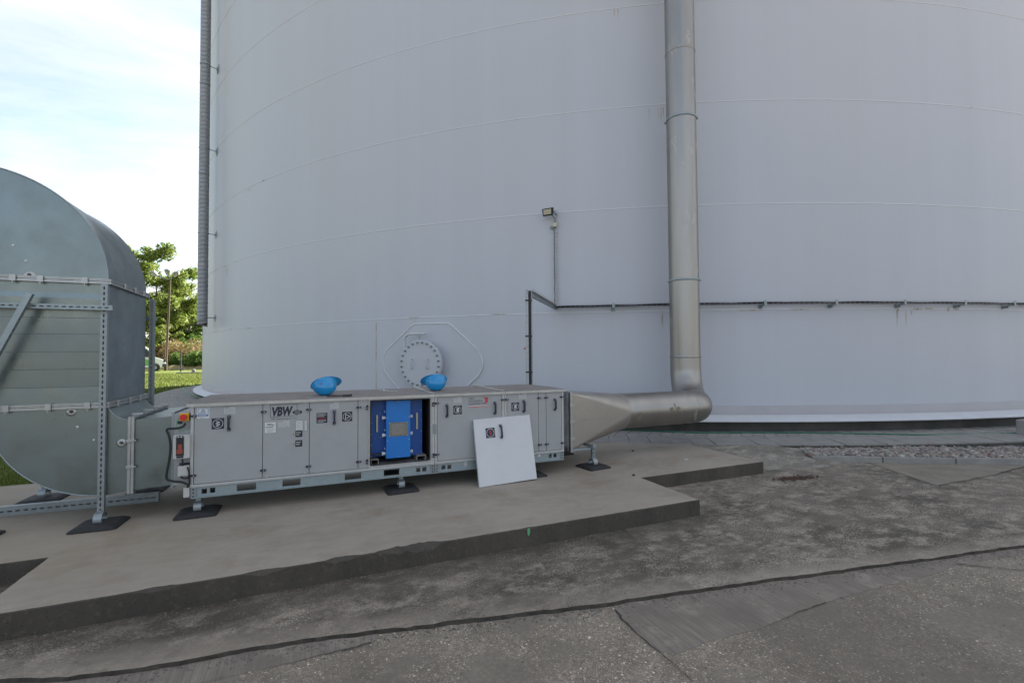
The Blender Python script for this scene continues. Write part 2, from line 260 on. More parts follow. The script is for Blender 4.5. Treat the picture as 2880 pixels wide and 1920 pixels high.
# ------------------------------------------------------------------ mesh helpers
ORI={}
def V(*a): return Vector(a)
class Fr:
    def __init__(s,o,ex,ez):
        s.o=Vector(o); s.ex=Vector(ex).normalized(); s.ez=Vector(ez).normalized(); s.n=s.ex.cross(s.ez).normalized()   # n points to the viewer for ex=+X, ez=+Z
    def p(s,a,b,c=0): return s.o+s.ex*a+s.ez*b+s.n*c
FA=Fr((0,AY,0),(1,0,0),(0,0,1))
class MB:
    def __init__(s): s.v=[]; s.f=[]; s.mi=[]; s.sm=[]
    def add(s,vs,fs,mi=0,sm=False):
        k=len(s.v); s.v.extend([tuple(x) for x in vs]); s.f.extend([tuple(i+k for i in f) for f in fs]); s.mi.extend([mi]*len(fs)); s.sm.extend([sm]*len(fs)); return s
    def box(s,x0,x1,y0,y1,z0,z1,mi=0):
        return s.add([(x0,y0,z0),(x1,y0,z0),(x1,y1,z0),(x0,y1,z0),(x0,y0,z1),(x1,y0,z1),(x1,y1,z1),(x0,y1,z1)],[(0,3,2,1),(4,5,6,7),(0,1,5,4),(1,2,6,5),(2,3,7,6),(3,0,4,7)],mi)
    def fbox(s,F,a0,a1,b0,b1,c0,c1,mi=0):
        q=[F.p(a,b,c) for c in (c0,c1) for a,b in ((a0,b0),(a1,b0),(a1,b1),(a0,b1))]
        return s.add(q,[(0,3,2,1),(4,5,6,7),(0,1,5,4),(1,2,6,5),(2,3,7,6),(3,0,4,7)],mi)
    def fpoly(s,F,pts,c,mi=0): return s.add([F.p(a,b,c) for a,b in pts],[tuple(range(len(pts)))],mi)
    def frect(s,F,a0,a1,b0,b1,c,mi=0): return s.fpoly(F,[(a0,b0),(a1,b0),(a1,b1),(a0,b1)],c,mi)
    def fprism(s,F,pts,c0,c1,mi=0):
        n=len(pts); q=[F.p(a,b,c0) for a,b in pts]+[F.p(a,b,c1) for a,b in pts]
        return s.add(q,[tuple(range(n-1,-1,-1)),tuple(range(n,2*n))]+[(i,(i+1)%n,n+(i+1)%n,n+i) for i in range(n)],mi)
    def fring(s,F,ca,cb,r0,r1,c,mi=0,n=28,e=1):
        q=[]
        for i in range(n):
            t=2*math.pi*i/n
            for r in (r0,r1): q.append(F.p(ca+r*math.cos(t),cb+r*math.sin(t)*e,c))
        return s.add(q,[(2*i,2*i+1,2*((i+1)%n)+1,2*((i+1)%n)) for i in range(n)],mi)
    def fstroke(s,F,pts,wd,c,mi=0):
        for (a,b),(d,e) in zip(pts,pts[1:]):
            l=math.hypot(d-a,e-b) or 1; nx,ny=-(e-b)/l*wd/2,(d-a)/l*wd/2; ex,ey=(d-a)/l*wd*.3,(e-b)/l*wd*.3
            s.add([F.p(a+nx-ex,b+ny-ey,c),F.p(a-nx-ex,b-ny-ey,c),F.p(d-nx+ex,e-ny+ey,c),F.p(d+nx+ex,e+ny+ey,c)],[(0,1,2,3)],mi); c+=.00008
        return s
    def lines(s,F,a0,a1,b0,b1,rows,c,mi=0,fill=.5,seed=1):      # rows of small print too fine to read
        rr=random.Random(seed); h=(b1-b0)/rows
        for i in range(rows):
            x=a0+rr.random()*.1*(a1-a0); end=a1-rr.random()*.35*(a1-a0)
            while x<end:
                l=(a1-a0)*(.06+.14*rr.random()); s.frect(F,x,min(x+l,end),b1-h*(i+.5+fill/2),b1-h*(i+.5-fill/2),c,mi); x+=l+(a1-a0)*.03
        return s
    def text(s,F,body,a,b,size,c,mi=0,shear=0,bold=0,width=None,align='LEFT'):
        vs,fs,wd,hh=text_geo(body,shear,bold); k=size/hh; kx=(width/wd) if width else k
        off=0 if align=='LEFT' else -wd*kx/2
        return s.add([F.p(a+off+x*kx,b+y*k,c) for x,y in vs],fs,mi)
    def cyl(s,p0,p1,r,n=16,mi=0,r1=None,caps=True,sm=True):
        p0,p1=Vector(p0),Vector(p1); d=(p1-p0).normalized(); a=d.orthogonal().normalized(); b=d.cross(a); r1=r if r1 is None else r1
        q=[p+(a*math.cos(2*math.pi*i/n)+b*math.sin(2*math.pi*i/n))*rr for p,rr in ((p0,r),(p1,r1)) for i in range(n)]
        k=len(s.v); s.add(q,[(i,(i+1)%n,n+(i+1)%n,n+i) for i in range(n)],mi,sm)
        if caps: s.add(q[:n],[tuple(range(n-1,-1,-1))],mi); s.add(q[n:],[tuple(range(n))],mi)
        return s
    def tube(s,pts,r,n=8,mi=0,caps=True,closed=False):
        pts=[Vector(p) for p in pts]; rs=r if hasattr(r,'__len__') else [r]*len(pts); q=[]; up=None; m=len(pts)
        for i,p in enumerate(pts):
            if closed: d=(pts[(i+1)%m]-pts[i-1])
            else: d=(pts[min(i+1,m-1)]-pts[max(i-1,0)])
            d=d.normalized() if d.length>1e-9 else Vector((0,0,1))
            if up is None: up=d.orthogonal().normalized()
            a=(up-d*up.dot(d)); a=a.normalized() if a.length>1e-6 else d.orthogonal().normalized(); up=a; b=d.cross(a)
            q+= [p+(a*math.cos(2*math.pi*j/n)+b*math.sin(2*math.pi*j/n))*rs[i] for j in range(n)]
        fs=[(i*n+j,i*n+(j+1)%n,((i+1)%m)*n+(j+1)%n,((i+1)%m)*n+j) for i in range(m if closed else m-1) for j in range(n)]
        s.add(q,fs,mi,True)
        if caps and not closed: s.add(q[:n],[tuple(range(n-1,-1,-1))],mi); s.add(q[-n:],[tuple(range(n))],mi)
        return s
    def ball(s,p,r,nu=10,nv=6,mi=0,e=(1,1,1)):
        p=Vector(p); q=[]
        for j in range(nv+1):
            t=math.pi*j/nv
            for i in range(nu): a=2*math.pi*i/nu; q.append(p+Vector((r*math.sin(t)*math.cos(a)*e[0],r*math.sin(t)*math.sin(a)*e[1],r*math.cos(t)*e[2])))
        return s.add(q,[(j*nu+i,(j+1)*nu+i,(j+1)*nu+(i+1)%nu,j*nu+(i+1)%nu) for j in range(nv) for i in range(nu)],mi,True)
    def grid(s,rows,mi=0,sm=True,close=False):
        nr,nc=len(rows),len(rows[0]); q=[p for r in rows for p in r]
        return s.add(q,[(i*nc+j,i*nc+(j+1)%nc,(i+1)*nc+(j+1)%nc,(i+1)*nc+j) for i in range(nr-1) for j in range(nc if close else nc-1)],mi,sm)
    def mesh(s,name,mats,origin=Vector((0,0,0))):
        me=bpy.data.meshes.new(name); o=origin
        me.from_pydata([(x-o[0],y-o[1],z-o[2]) for x,y,z in s.v],[],s.f)
        for m in (mats if isinstance(mats,(list,tuple)) else [mats]): me.materials.append(M[m] if isinstance(m,str) else m)
        me.polygons.foreach_set('material_index',s.mi); me.polygons.foreach_set('use_smooth',s.sm); me.update(); return me
    def build(s,name,mats,parent=None,bevel=0,label=None,seg=2,angle=40):
        o=root_origin(parent); ob=bpy.data.objects.new(name,s.mesh(name,mats,o)); COL.objects.link(ob)
        if parent is not None: ob.parent=parent; ORI[ob.name]=o
        if bevel:
            b=ob.modifiers.new('bevel','BEVEL'); b.width=bevel; b.segments=seg; b.limit_method='ANGLE'; b.angle_limit=R_(angle)
        if label: ob['label']=label
        return ob
def root_origin(p): return ORI.get(p.name,Vector((0,0,0))) if p is not None else Vector((0,0,0))
def inst(mesh,name,parent,loc,rot=None,world=True):
    ob=bpy.data.objects.new(name,mesh); COL.objects.link(ob)
    o=root_origin(parent); ob.location=Vector(loc)-o
    if rot is not None: ob.rotation_euler=rot
    if parent is not None: ob.parent=parent; ORI[ob.name]=o
    return ob
def thing(name,label,cat,loc=(0,0,0),group=None):
    o=bpy.data.objects.new(name,None); COL.objects.link(o); o.location=loc; o.empty_display_size=.1; ORI[o.name]=Vector(loc)
    o['label']=label; o['category']=cat
    if group: o['group']=group
    return o
def tag(o,label,cat,group=None):
    o['label']=label; o['category']=cat
    if group: o['group']=group
    return o
def single(mb,name,mats,label,cat,origin,group=None,bevel=0,seg=2):      # a thing that is one mesh, origin at its base
    me=mb.mesh(name,mats,Vector(origin)); ob=bpy.data.objects.new(name,me); COL.objects.link(ob); ob.location=origin; ORI[ob.name]=Vector(origin)
    if bevel: b=ob.modifiers.new('bevel','BEVEL'); b.width=bevel; b.segments=seg; b.limit_method='ANGLE'; b.angle_limit=R_(40)
    return tag(ob,label,cat,group)
def struct(mb,name,mats,bevel=0,parent=None):
    ob=mb.build(name,mats,parent,bevel); 
    if parent is None: ob['kind']='structure'
    return ob
_tc={}
def text_geo(body,shear,bold):
    k=(body,shear,bold)
    if k in _tc: return _tc[k]
    cu=bpy.data.curves.new('t','FONT'); cu.body=body; cu.size=1; cu.shear=shear; cu.offset=bold; cu.resolution_u=3
    ob=bpy.data.objects.new('t',cu); COL.objects.link(ob); dg=bpy.context.evaluated_depsgraph_get()
    me=bpy.data.meshes.new_from_object(ob.evaluated_get(dg)); vs=[(v.co.x,v.co.y) for v in me.vertices]; fs=[tuple(p.vertices) for p in me.polygons]
    bpy.data.objects.remove(ob); bpy.data.curves.remove(cu); bpy.data.meshes.remove(me)
    xs=[v[0] for v in vs]; ys=[v[1] for v in vs]; x0=min(xs); vs=[(x-x0,y) for x,y in vs]
    _tc[k]=(vs,fs,max(xs)-x0,.72); return _tc[k]
def arc(c,r,a0,a1,n): return [(c[0]+r*math.cos(a0+(a1-a0)*i/n),c[1]+r*math.sin(a0+(a1-a0)*i/n)) for i in range(n+1)]
def wob(x,s=1.): return math.sin(x*3.1*s)*.5+math.sin(x*7.7*s+1)*.3+math.sin(x*17.3*s+2)*.2

# ================================================================== SETTING
PADZ=.16
def lawn_z(x,y):
    d=math.hypot(x-CX,y-CY)-TR; t=min(1,max(0,(d-1.7)/24)); far=min(1,max(0,(y-24)/24))
    return .115+.14*(t*t*(3-2*t))*1+.14*far
# broad ground: exposed aggregate paving
mb=MB(); mb.add([(-400,-400,-.032),(400,-400,-.032),(400,400,-.032),(-400,400,-.032)],[(0,1,2,3)]); struct(mb,'ground','aggregate')
# kerb line of the old concrete apron, read off the photograph on the plane z = 0
KL=[V(-9,4.62,0)]+[on_z(x,y,0) for x,y in ((0,1905),(170,1898),(339,1880),(520,1850),(678,1818),(880,1790),(1088,1765),(1400,1728),(1700,1690),(1950,1654),(2197,1622),(2540,1574),(2880,1530))]+[V(9,1.5,0),V(16,.2,0)]
def kerb_y(x):
    for a,b in zip(KL,KL[1:]):
        if a.x<=x<=b.x: return a.y+(b.y-a.y)*(x-a.x)/(b.x-a.x)
    return KL[-1].y
def apron(x0,x1,mats,slant0,slant1,name,top=0.):
    mb=MB(); rows=[]; n=max(6,int((x1-x0)/.06)); rr=random.Random(int(x0*10)+50)
    front=[];frontb=[];back=[]
    for i in range(n+1):
        t=i/n; xb=x0+slant0+(x1+slant1-x0-slant0)*t; xf=x0-slant0+(x1-slant1-x0+slant0)*t
        y=kerb_y(xf)+.010*wob(xf,.8)+.004*wob(xf,5.3)+rr.uniform(-.004,.004)
        front.append(V(xf,y,top-.004-abs(rr.gauss(0,.003)))); frontb.append(V(xf,y+rr.uniform(-.012,.012)-.01,-.075)); back.append(V(xb,8.2,top))
    mid=[f.lerp(b,.008) + V(0,0,.004) for f,b in zip(front,back)]
    for m_ in mid: m_.z=top
    mb.grid([back,mid],0,False); mb.grid([mid,front],0,True); mb.grid([front,frontb],1,False)
    return struct(mb,name,mats)
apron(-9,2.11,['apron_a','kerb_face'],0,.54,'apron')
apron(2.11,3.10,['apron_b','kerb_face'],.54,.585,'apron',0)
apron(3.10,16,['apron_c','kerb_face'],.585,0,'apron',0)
# concrete pad with its stepped outline
P_L=on_z(135,1567,PADZ); P_R=on_z(1809,1342,PADZ); FR=3.795
pad=[(-9,P_L.y),(P_L.x,P_L.y),(P_L.x-.01,FR),(3.69,FR),(3.70,P_R.y),(5.78,P_R.y),(5.80,6.9),(1.2,9.0),(0,7.55),(-9,7.55)]
def rough_outline(pts,step,amp,seed):
    rr=random.Random(seed); out=[]
    for (a,b),(c,d) in zip(pts,pts[1:]+pts[:1]):
        l=math.hypot(c-a,d-b); n=max(1,int(l/step)); nx,ny=-(d-b)/l,(c-a)/l
        for i in range(n):
            t=i/n; o=(amp*(wob((a+(c-a)*t)*1.3+(b+(d-b)*t))*.6+rr.uniform(-.5,.5)) if 0<i else 0)
            out.append((a+(c-a)*t+nx*o,b+(d-b)*t+ny*o))
    return out
chips={}
po=rough_outline(pad,.035,.004,3); n=len(po)
mb=MB(); rr=random.Random(5)
def chip(x,y):          # broken bits along the front edge
    d=0
    if y<4.2:
        for cx,wd,dp in ((-.93,.12,.03),(-.30,.13,.028),(.22,.12,.045),(.62,.16,.06),(.80,.2,.07),(1.75,.05,.012),(2.9,.06,.01)):
            d=max(d,dp*max(0,1-((x-cx)/wd)**2)*(.55+.45*rr.random()))
    return d
cen=[(x,y,PADZ) for x,y in po]; top=[];edge=[];low=[]
for i,(x,y) in enumerate(po):
    a=po[i-1]; b=po[(i+1)%n]; tx,ty=b[0]-a[0],b[1]-a[1]; l=math.hypot(tx,ty) or 1; nx,ny=ty/l,-tx/l; ch=chip(x,y)
    top.append((x-nx*(.006+ch*.9),y-ny*(.006+ch*.9),PADZ)); edge.append((x,y,PADZ-.006-ch*(.6+.5*rr.random()))); low.append((x+rr.uniform(-.002,.002),y+rr.uniform(-.002,.002),-.02))
mb.add(top,[tuple(range(n))],0); 
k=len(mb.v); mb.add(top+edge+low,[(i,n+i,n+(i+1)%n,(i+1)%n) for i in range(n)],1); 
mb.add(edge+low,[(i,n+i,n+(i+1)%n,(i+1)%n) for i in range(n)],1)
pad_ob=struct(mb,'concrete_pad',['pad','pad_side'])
# mortar fillet between pad end, gravel and apron
mb=MB(); rows=[]
for j in range(25):
    y=4.3+2.5*j/24; row=[]
    for i in range(21):
        x=5.79+1.85*i/20; t=min(1,max(0,(y-(4.80-.30*(x-5.8)/1.5+.05*wob(x*1.7)))/1.05)); row.append(V(x,y,-.004+.160*t*t*(3-2*t)+.002*wob(x*2+y*3)))
    rows.append(row)
mb.grid(rows,0,True); struct(mb,'mortar_slope','slope')
# smoother cement patch by the gravel strip, with its crack
cr=[on_z(x,y,.004) for x,y in ((2638,1366),(2680,1356),(2725,1350),(2760,1341),(2800,1335),(2840,1322),(2880,1312),(2960,1296))]
mb=MB(); q=[on_z(x,y,.005) for x,y in ((2330,1290),(2450,1302),(2560,1340))]+cr+[on_z(x,y,.005) for x,y in ((2960,1304),(2700,1300))]
for p in q: p.z=.005
mb.add(q,[tuple(range(len(q)))],0); struct(mb,'cement_patch','mortar')
def ribbon(pts,wd,name,mat,z,seed=1,jit=.4):
    rr=random.Random(seed); mb=MB(); fine=[]
    for a,b in zip(pts,pts[1:]):
        m_=max(2,int((b-a).length/.03))
        for i in range(m_): fine.append(a.lerp(b,i/m_)+V(rr.uniform(-1,1),rr.uniform(-1,1),0)*wd*1.2)
    A=[];B=[]
    for i,p in enumerate(fine):
        d=(fine[min(i+1,len(fine)-1)]-fine[max(i-1,0)]); d=V(-d.y,d.x,0).normalized(); ww=wd*(1+rr.uniform(-jit,jit))*max(.04,.75+.9*wob(p.x*.9+p.y*.7+seed))
        A.append(V(p.x,p.y,z)+d*ww/2); B.append(V(p.x,p.y,z)-d*ww/2)
    mb.grid([A,B],0,False); return struct(mb,name,mat)
ribbon(cr,.011,'crack','crack',.0085,2)
ribbon([on_z(x,y,-.027) for x,y in ((1733,1715),(1760,1752),(1796,1785),(1850,1830),(1900,1870),(1960,1930))],.007,'crack','crack',-.0245,3)
ribbon([on_z(x,y,-.027) for x,y in ((2060,1785),(2120,1772),(2190,1745),(2240,1722),(2330,1690))],.004,'crack','crack',-.0245,4)
ribbon([on_z(x,y,-.027) for x,y in ((2690,1586),(2760,1592),(2880,1603),(2960,1612))],.006,'crack','crack',-.0245,5)
ribbon([on_z(x,y,-.027) for x,y in ((560,1920),(700,1886),(800,1867),(900,1842),(985,1822),(1060,1800))],.005,'crack','crack',-.0245,6)
# broomed concrete repairs below the kerb
def patch(px,name,mat,z,seed):
    rr=random.Random(seed); pts=[on_z(x,y,z) for x,y in px]; q=[]
    for a,b in zip(pts,pts[1:]+pts[:1]):
        m_=max(1,int((b-a).length/.04))
        for i in range(m_): p=a.lerp(b,i/m_); q.append((p.x+rr.uniform(-.004,.004),p.y+rr.uniform(-.004,.004),z))
    mb=MB(); n=len(q); mb.add(q,[tuple(range(n))],0); mb.add(q+[(x,y,z-.03) for x,y,z in q],[(i,n+i,n+(i+1)%n,(i+1)%n) for i in range(n)],0)
    return struct(mb,name,mat)
patch([(1716,1690),(1733,1715),(1760,1752),(1796,1785),(1850,1830),(1905,1838),(1980,1806),(2060,1785),(2120,1772),(2190,1745),(2240,1722),(2330,1690),(2450,1655),(2640,1610),(2690,1586),(2880,1560),(2880,1520),(2540,1562),(2197,1610),(1950,1642)],'concrete_repair','broom',-.0295,1)
patch([(-60,1925),(560,1925),(700,1886),(800,1867),(900,1842),(985,1822),(1060,1800),(1075,1765),(880,1782),(678,1810),(520,1840),(339,1870),(170,1890),(0,1898)],'concrete_repair','broom',-.0295,2)
# loose grit and pebbles on the old ground
def pebbles(n,area,size,z,seed,mb):
    rr=random.Random(seed)
    for i in range(n):
        x,y=area(rr); s=size*rr.uniform(.5,1.5); a=rr.random()*6.28
        q=[]
        for j in range(5):
            t=a+j*1.257; q.append((x+s*math.cos(t)*rr.uniform(.7,1.2),y+s*math.sin(t)*rr.uniform(.6,1.1),z-.002))
        q.append((x+s*rr.uniform(-.2,.2),y+s*rr.uniform(-.2,.2),z+s*rr.uniform(.5,.9)))
        mb.add(q,[(j,(j+1)%5,5) for j in range(5)],0)
mb=MB()
pebbles(900,lambda r:(lambda x:(x,kerb_y(x)-.02-abs(r.gauss(0,.05))))(r.uniform(-2,6)),.006,-.027,1,mb)
pebbles(300,lambda r:(r.uniform(-2,7),r.uniform(1.0,3)),.007,-.030,2,mb)
pebbles(260,lambda r:(lambda x:(x,kerb_y(x)+abs(r.gauss(.3,.5))))(r.uniform(-2,6)),.005,.002,3,mb)
pebbles(90,lambda r:(r.uniform(-1.8,3.7),3.79-abs(r.gauss(0,.03))),.007,.002,4,mb)
pebbles(70,lambda r:(r.uniform(3.5,8),r.uniform(2.6,4.7)),.011,.002,5,mb)
o=mb.build('loose_grit','grit'); o['kind']='stuff'; tag(o,'loose grit and small pebbles scattered along the old concrete kerb','grit')
# rust coloured dirt heap
mb=MB(); rr=random.Random(9); c0=on_z(2232,1345,0)
for i in range(260):
    t=rr.gauss(0,1); x=c0.x+t*.16; y=c0.y-.10*t*.25+rr.gauss(0,.05); s=rr.uniform(.006,.022)
    mb.add([(x-s,y-s*rr.random(),.002),(x+s,y-s,.002),(x+s*rr.random(),y+s,.002),(x,y,.002+s*.7)],[(0,1,3),(1,2,3),(2,0,3)],0)
o=mb.build('dirt_heap','debris'); o['kind']='stuff'; tag(o,'reddish brown crumbled dirt lying on the old concrete','dirt')
# paving round the tank
mb=MB(); rows=[(TR-.1,.12),(TR+.85,.12)]
def ringsheet(mb,r0,r1,z0,z1,a0,a1,n,mi=0):
    A=[tpt(a0+(a1-a0)*i/n,r0,z0) for i in range(n+1)]; B=[tpt(a0+(a1-a0)*i/n,r1,z1) for i in range(n+1)]; return mb.grid([A,B],mi,True)
ringsheet(mb,TR-.2,TR+1.5,.150,.150,R_(-60),R_(-180),160); struct(mb,'paving_bed','joint')
mb=MB(); rr=random.Random(4)
def paver_rows(a_start,a_end,r_in,rows,bw,bl,z):
    for k in range(rows):
        r=r_in+bw*(k+.5); da=bl/r; n=int(abs(a_end-a_start)/da); o=.5*da*(k%2)
        for i in range(n):
            a=a_start-(i*da+o); h=z+rr.uniform(-.003,.004); g_=.006
            q=[tpt(a-s1*(da/2-g_/r),r+s2*(bw/2-g_/2),zz) for zz in (h-.03,h) for s1,s2 in ((-1,-1),(1,-1),(1,1),(-1,1))]
            mb.add(q,[(4,5,6,7),(0,1,5,4),(1,2,6,5),(2,3,7,6),(3,0,4,7)],0)
paver_rows(R_(-76),R_(-178),TR+.06,7,.105,.205,.172)
paver_rows(R_(-76),R_(-112),TR+.80,8,.105,.205,.172)
pv=mb.build('paver','paver'); pv['kind']='stuff'; tag(pv,'small grey paving blocks laid in rings round the white tank','pavers')
ed=thing('edging','row of grey concrete edging slabs between paving blocks and gravel','edging',tuple(tpt(R_(-150),TR+1.1,.1)))
ed['kind']='structure'
def wedge(wd,d):  # one edging slab, local: x along the row, y outward
    mb=MB(); h=.018
    q=[(-wd/2,0,-.25),(wd/2,0,-.25),(wd/2,d,-.25),(-wd/2,d,-.25),(-wd/2,0,h),(wd/2,0,h),(wd/2,d,-.008),(-wd/2,d,-.008)]
    mb.add(q,[(4,5,6,7),(0,1,5,4),(1,2,6,5),(2,3,7,6),(3,0,4,7)],0); return mb.mesh('edging_slab','edging')
wm=wedge(.33,.62); a=R_(-112); rr=random.Random(8)
while a>R_(-174):
    p=tpt(a,TR+.80,.172+rr.uniform(-.003,.003)); inst(wm,'edging_slab',ed,p,(rr.uniform(-.008,.008),0,-a+rr.uniform(-.006,.006))); a-=.341/(TR+1.1)
# narrow kerb strip in front of the gravel
s0=V(7.05,4.93,0); s1=V(9.55,3.52,0); s2=V(13.5,2.2,0)
ks=thing('kerb_strip','low kerb of long concrete stones in front of the gravel','kerb',(8.2,4.2,0)); ks['kind']='structure'
def along(t):
    l=(s1-s0).length
    return s0.lerp(s1,t/l) if t<l else s1+(s2-s1).normalized()*(t-l)
t=0
while t<5.6:
    a,b=along(t),along(t+.985); d=(b-a).normalized(); F=Fr(a,d,(0,0,1)); mb=MB(); mb.fbox(F,0,(b-a).length,-.03,.092+random.uniform(-.004,.004),-.075,0); mb.build('kerb_stone','edging',ks,.008); t+=1.0
# gravel bed
mb=MB(); mb.add([s0+V(.02,.05,.045),s1+V(.02,.05,.045),s2+V(.02,.05,.045),s2+V(.4,.7,.045),V(10.3,4.05,.05),V(7.45,5.55,.06)],[tuple(range(6))],0); struct(mb,'gravel_bed','joint')
ico=[]; ph=(1+5**.5)/2
iv=np.array([(-1,ph,0),(1,ph,0),(-1,-ph,0),(1,-ph,0),(0,-1,ph),(0,1,ph),(0,-1,-ph),(0,1,-ph),(ph,0,-1),(ph,0,1),(-ph,0,-1),(-ph,0,1)])/1.9
ifc=[(0,11,5),(0,5,1),(0,1,7),(0,7,10),(0,10,11),(1,5,9),(5,11,4),(11,10,2),(10,7,6),(7,1,8),(3,9,4),(3,4,2),(3,2,6),(3,6,8),(3,8,9),(4,9,5),(2,4,11),(6,2,10),(8,6,7),(9,8,1)]
mb=MB(); cnt=0
while cnt<3600:
    t=rng.random()**1.2*5.0; p=along(t); n_=V(.5,.86,0)
    wd_=.62 if t>.5 else .35+.5*t
    d=rng.random()*wd_; x,y=p.x+n_.x*d+.03,p.y+n_.y*d+.06
    s=.017+.022*rng.random(); vv=iv*(1+.25*rng.standard_normal((12,1)))*np.array([1.25,1,.75])*s; an=rng.random()*6.28; c_,s_=math.cos(an),math.sin(an)
    vv=vv@np.array([[c_,s_,0],[-s_,c_,0],[0,0,1]]); z=.075+.05*d+rng.random()*.03
    mb.add((vv+np.array([x,y,z])).tolist(),ifc,0,True); cnt+=1
o=mb.build('gravel','gravel'); o['kind']='stuff'; tag(o,'bed of rounded mixed grey and reddish gravel behind the low kerb','gravel')
# lawn and far ground
mb=MB(); xs=[-300,-150,-80,-50,-36]+[-28+1.0*i for i in range(36)]+[10,14,20,30,45,70,110,200,300]; ys=[7.5+.8*i for i in range(34)]+[36+2*i for i in range(18)]+[75,90,120,180,300]
rows=[[V(x,y,lawn_z(x,y)+(.02*wob(x*.3+y*.21) if y>9 else 0)) for x in xs] for y in ys]; mb.grid(rows,0,True); struct(mb,'lawn','lawn')
def blades(mb,n,area,h,wd,seed):
    r=np.random.default_rng(seed)
    for i in range(n):
        x,y=area(r); z=lawn_z(x,y); a=r.random()*6.28; hh=h*(.5+r.random()); lx,ly=(r.random(2)-.5)*hh*.9; c_,s_=math.cos(a)*wd,math.sin(a)*wd
        mb.add([(x-c_,y-s_,z-.01),(x+c_,y+s_,z-.01),(x+lx,y+ly,z+hh)],[(0,1,2)],0)
mb=MB()
blades(mb,14000,lambda r:(-6.2+4.6*r.random(),7.55+5.0*r.random()**1.4),.055,.006,1)
blades(mb,16000,lambda r:(-9+6.5*r.random(),13+9*r.random()),.06,.011,2)
blades(mb,16000,lambda r:(-13+9*r.random(),22+26*r.random()),.08,.022,3)
v_=np.array(mb.v).reshape(-1,3,3); keep=np.hypot(v_[:,0,0]-CX,v_[:,0,1]-CY)>TR+1.66
mb.f=[f for f,k_ in zip(mb.f,keep) if k_]; mb.mi=mb.mi[:len(mb.f)]; mb.sm=mb.sm[:len(mb.f)]
o=mb.build('grass','grass'); o['kind']='stuff'; tag(o,'short mown green grass growing beside the tank','grass')
# ================================================================== TANK
tk=thing('storage_tank','huge white cylindrical steel storage tank with welded plate courses','tank',(CX,CY,0))
RZ=[2.515,4.59,6.65,8.715,10.79,12.87,14.95,17.0]
def cylring(mb,prof,a0=0,a1=2*math.pi,n=360,mi=0,sm=True):
    rows=[[tpt(a0+(a1-a0)*i/n,r,z) for i in range(n if a1-a0>6.28 else n+1)] for r,z in prof]; return mb.grid(rows,mi,sm,close=a1-a0>6.28)
z0=.44
for k,z1 in enumerate(RZ):
    mb=MB(); r=TR-.0035*k; cylring(mb,[(r,z0),(r,z1)]); mb.add([],[]); mb.build('shell_course','tank',tk); z0=z1
for k,z in enumerate(RZ[:-1]):
    mb=MB(); r=TR-.0035*k; cylring(mb,[(r-.003,z-.008),(r+.005,z-.005),(r+.006,z),(r-.008,z+.022)],n=480); mb.build('weld_seam','weld',tk)
mb=MB(); cylring(mb,[(TR+.03,RZ[-1]-.1),(TR+.12,RZ[-1]-.1),(TR+.12,RZ[-1]+.02),(TR-.05,RZ[-1]+.02),(14,RZ[-1]+1.6),(7,RZ[-1]+2.4),(.05,RZ[-1]+2.7)],n=180); mb.build('roof','tank',tk)
mb=MB(); cylring(mb,[(TR+.004,.652),(TR+.006,.65),(TR+.006,.47)]); mb.build('skirt_band','skirt',tk)
mb=MB(); cylring(mb,[(TR,.478),(TR+.02,.470),(TR+.285,.405),(TR+.292,.400),(TR+.292,.372),(TR+.27,.368),(TR,.368)]); mb.build('base_flange','flange_white',tk,angle=30)
mb=MB(); cylring(mb,[(TR+.05,.37),(TR+.06,.0)]); mb.build('foundation_ring','foundation',tk)
# vertical weld lines
def vseam(az,z0,z1,wd,mat,pro=.0035,k=0):
    TR=globals()['TR']-.0035*k
    n=24; mb=MB(); F=[]
    for i in range(n+1):
        z=z0+(z1-z0)*i/n; j=wd*.25*wob(i*.9+az*50); F.append([tpt(az+(j-wd)/TR,TR+.0005,z),tpt(az+j/TR,TR+pro,z),tpt(az+(j+wd)/TR,TR+.0005,z)])
    mb.grid(F,0,True); mb.build('vertical_weld',mat,tk)
vseam(taz(on_tank(1058,1000)),.66,2.44,.013,'rusty',.006)
for az,k in ((-146.0,0),(-152.6,0),(-165,0),(-141.2,1),(-158,1),(-171,1),(-122,1),(-128,2),(-151,2),(-166,2),(-137,3),(-160,3),(-114,0)):
    vseam(R_(az),(.66 if k==0 else RZ[k-1]+.03),RZ[k]-.03,.012,'tank',.0012,k)
# worn patches: strips of rust and bare steel along the first seam
rr=random.Random(12)
def wear(azd,z,l,h,mat='rusty'):
    mb=MB(); n=10; A=[];B=[]
    for i in range(n+1):
        a=R_(azd)+(i/n-.5)*l/TR; e=math.sin(math.pi*i/n)**.5
        A.append(tpt(a,TR+.0055,z+h/2*e*(.6+.4*rr.random()))); B.append(tpt(a,TR+.0055,z-h/2*e*(.6+.4*rr.random())))
    mb.grid([A,B],0,True); mb.build('worn_patch',mat,tk)
for x,y,l,h in ((2108,872,.5,.03),(2190,870,.45,.02),(2248,870,.4,.03),(2335,868,.3,.02),(2440,868,.7,.028),(2526,868,.05,.12),(2580,869,.22,.04),(2612,868,.2,.04),(2667,870,.06,.10),(2690,870,.12,.04)):
    p=on_tank(x,y); wear(math.degrees(taz(p)),p.z,l,h,'rusty' if h>.029 else 'weld')
for x,y,l,h in ((700,922,.35,.03),(742,918,.25,.022),(1115,896,.3,.02),(1165,894,.3,.03),(1330,887,.25,.02),(1400,884,.35,.035),(650,925,.2,.03),(632,748,.10,.04),(740,508,.12,.04),(700,534,.10,.03)):
    p=on_tank(x,y); wear(math.degrees(taz(p)),p.z,l,h,'rusty' if h>.025 else 'weld')
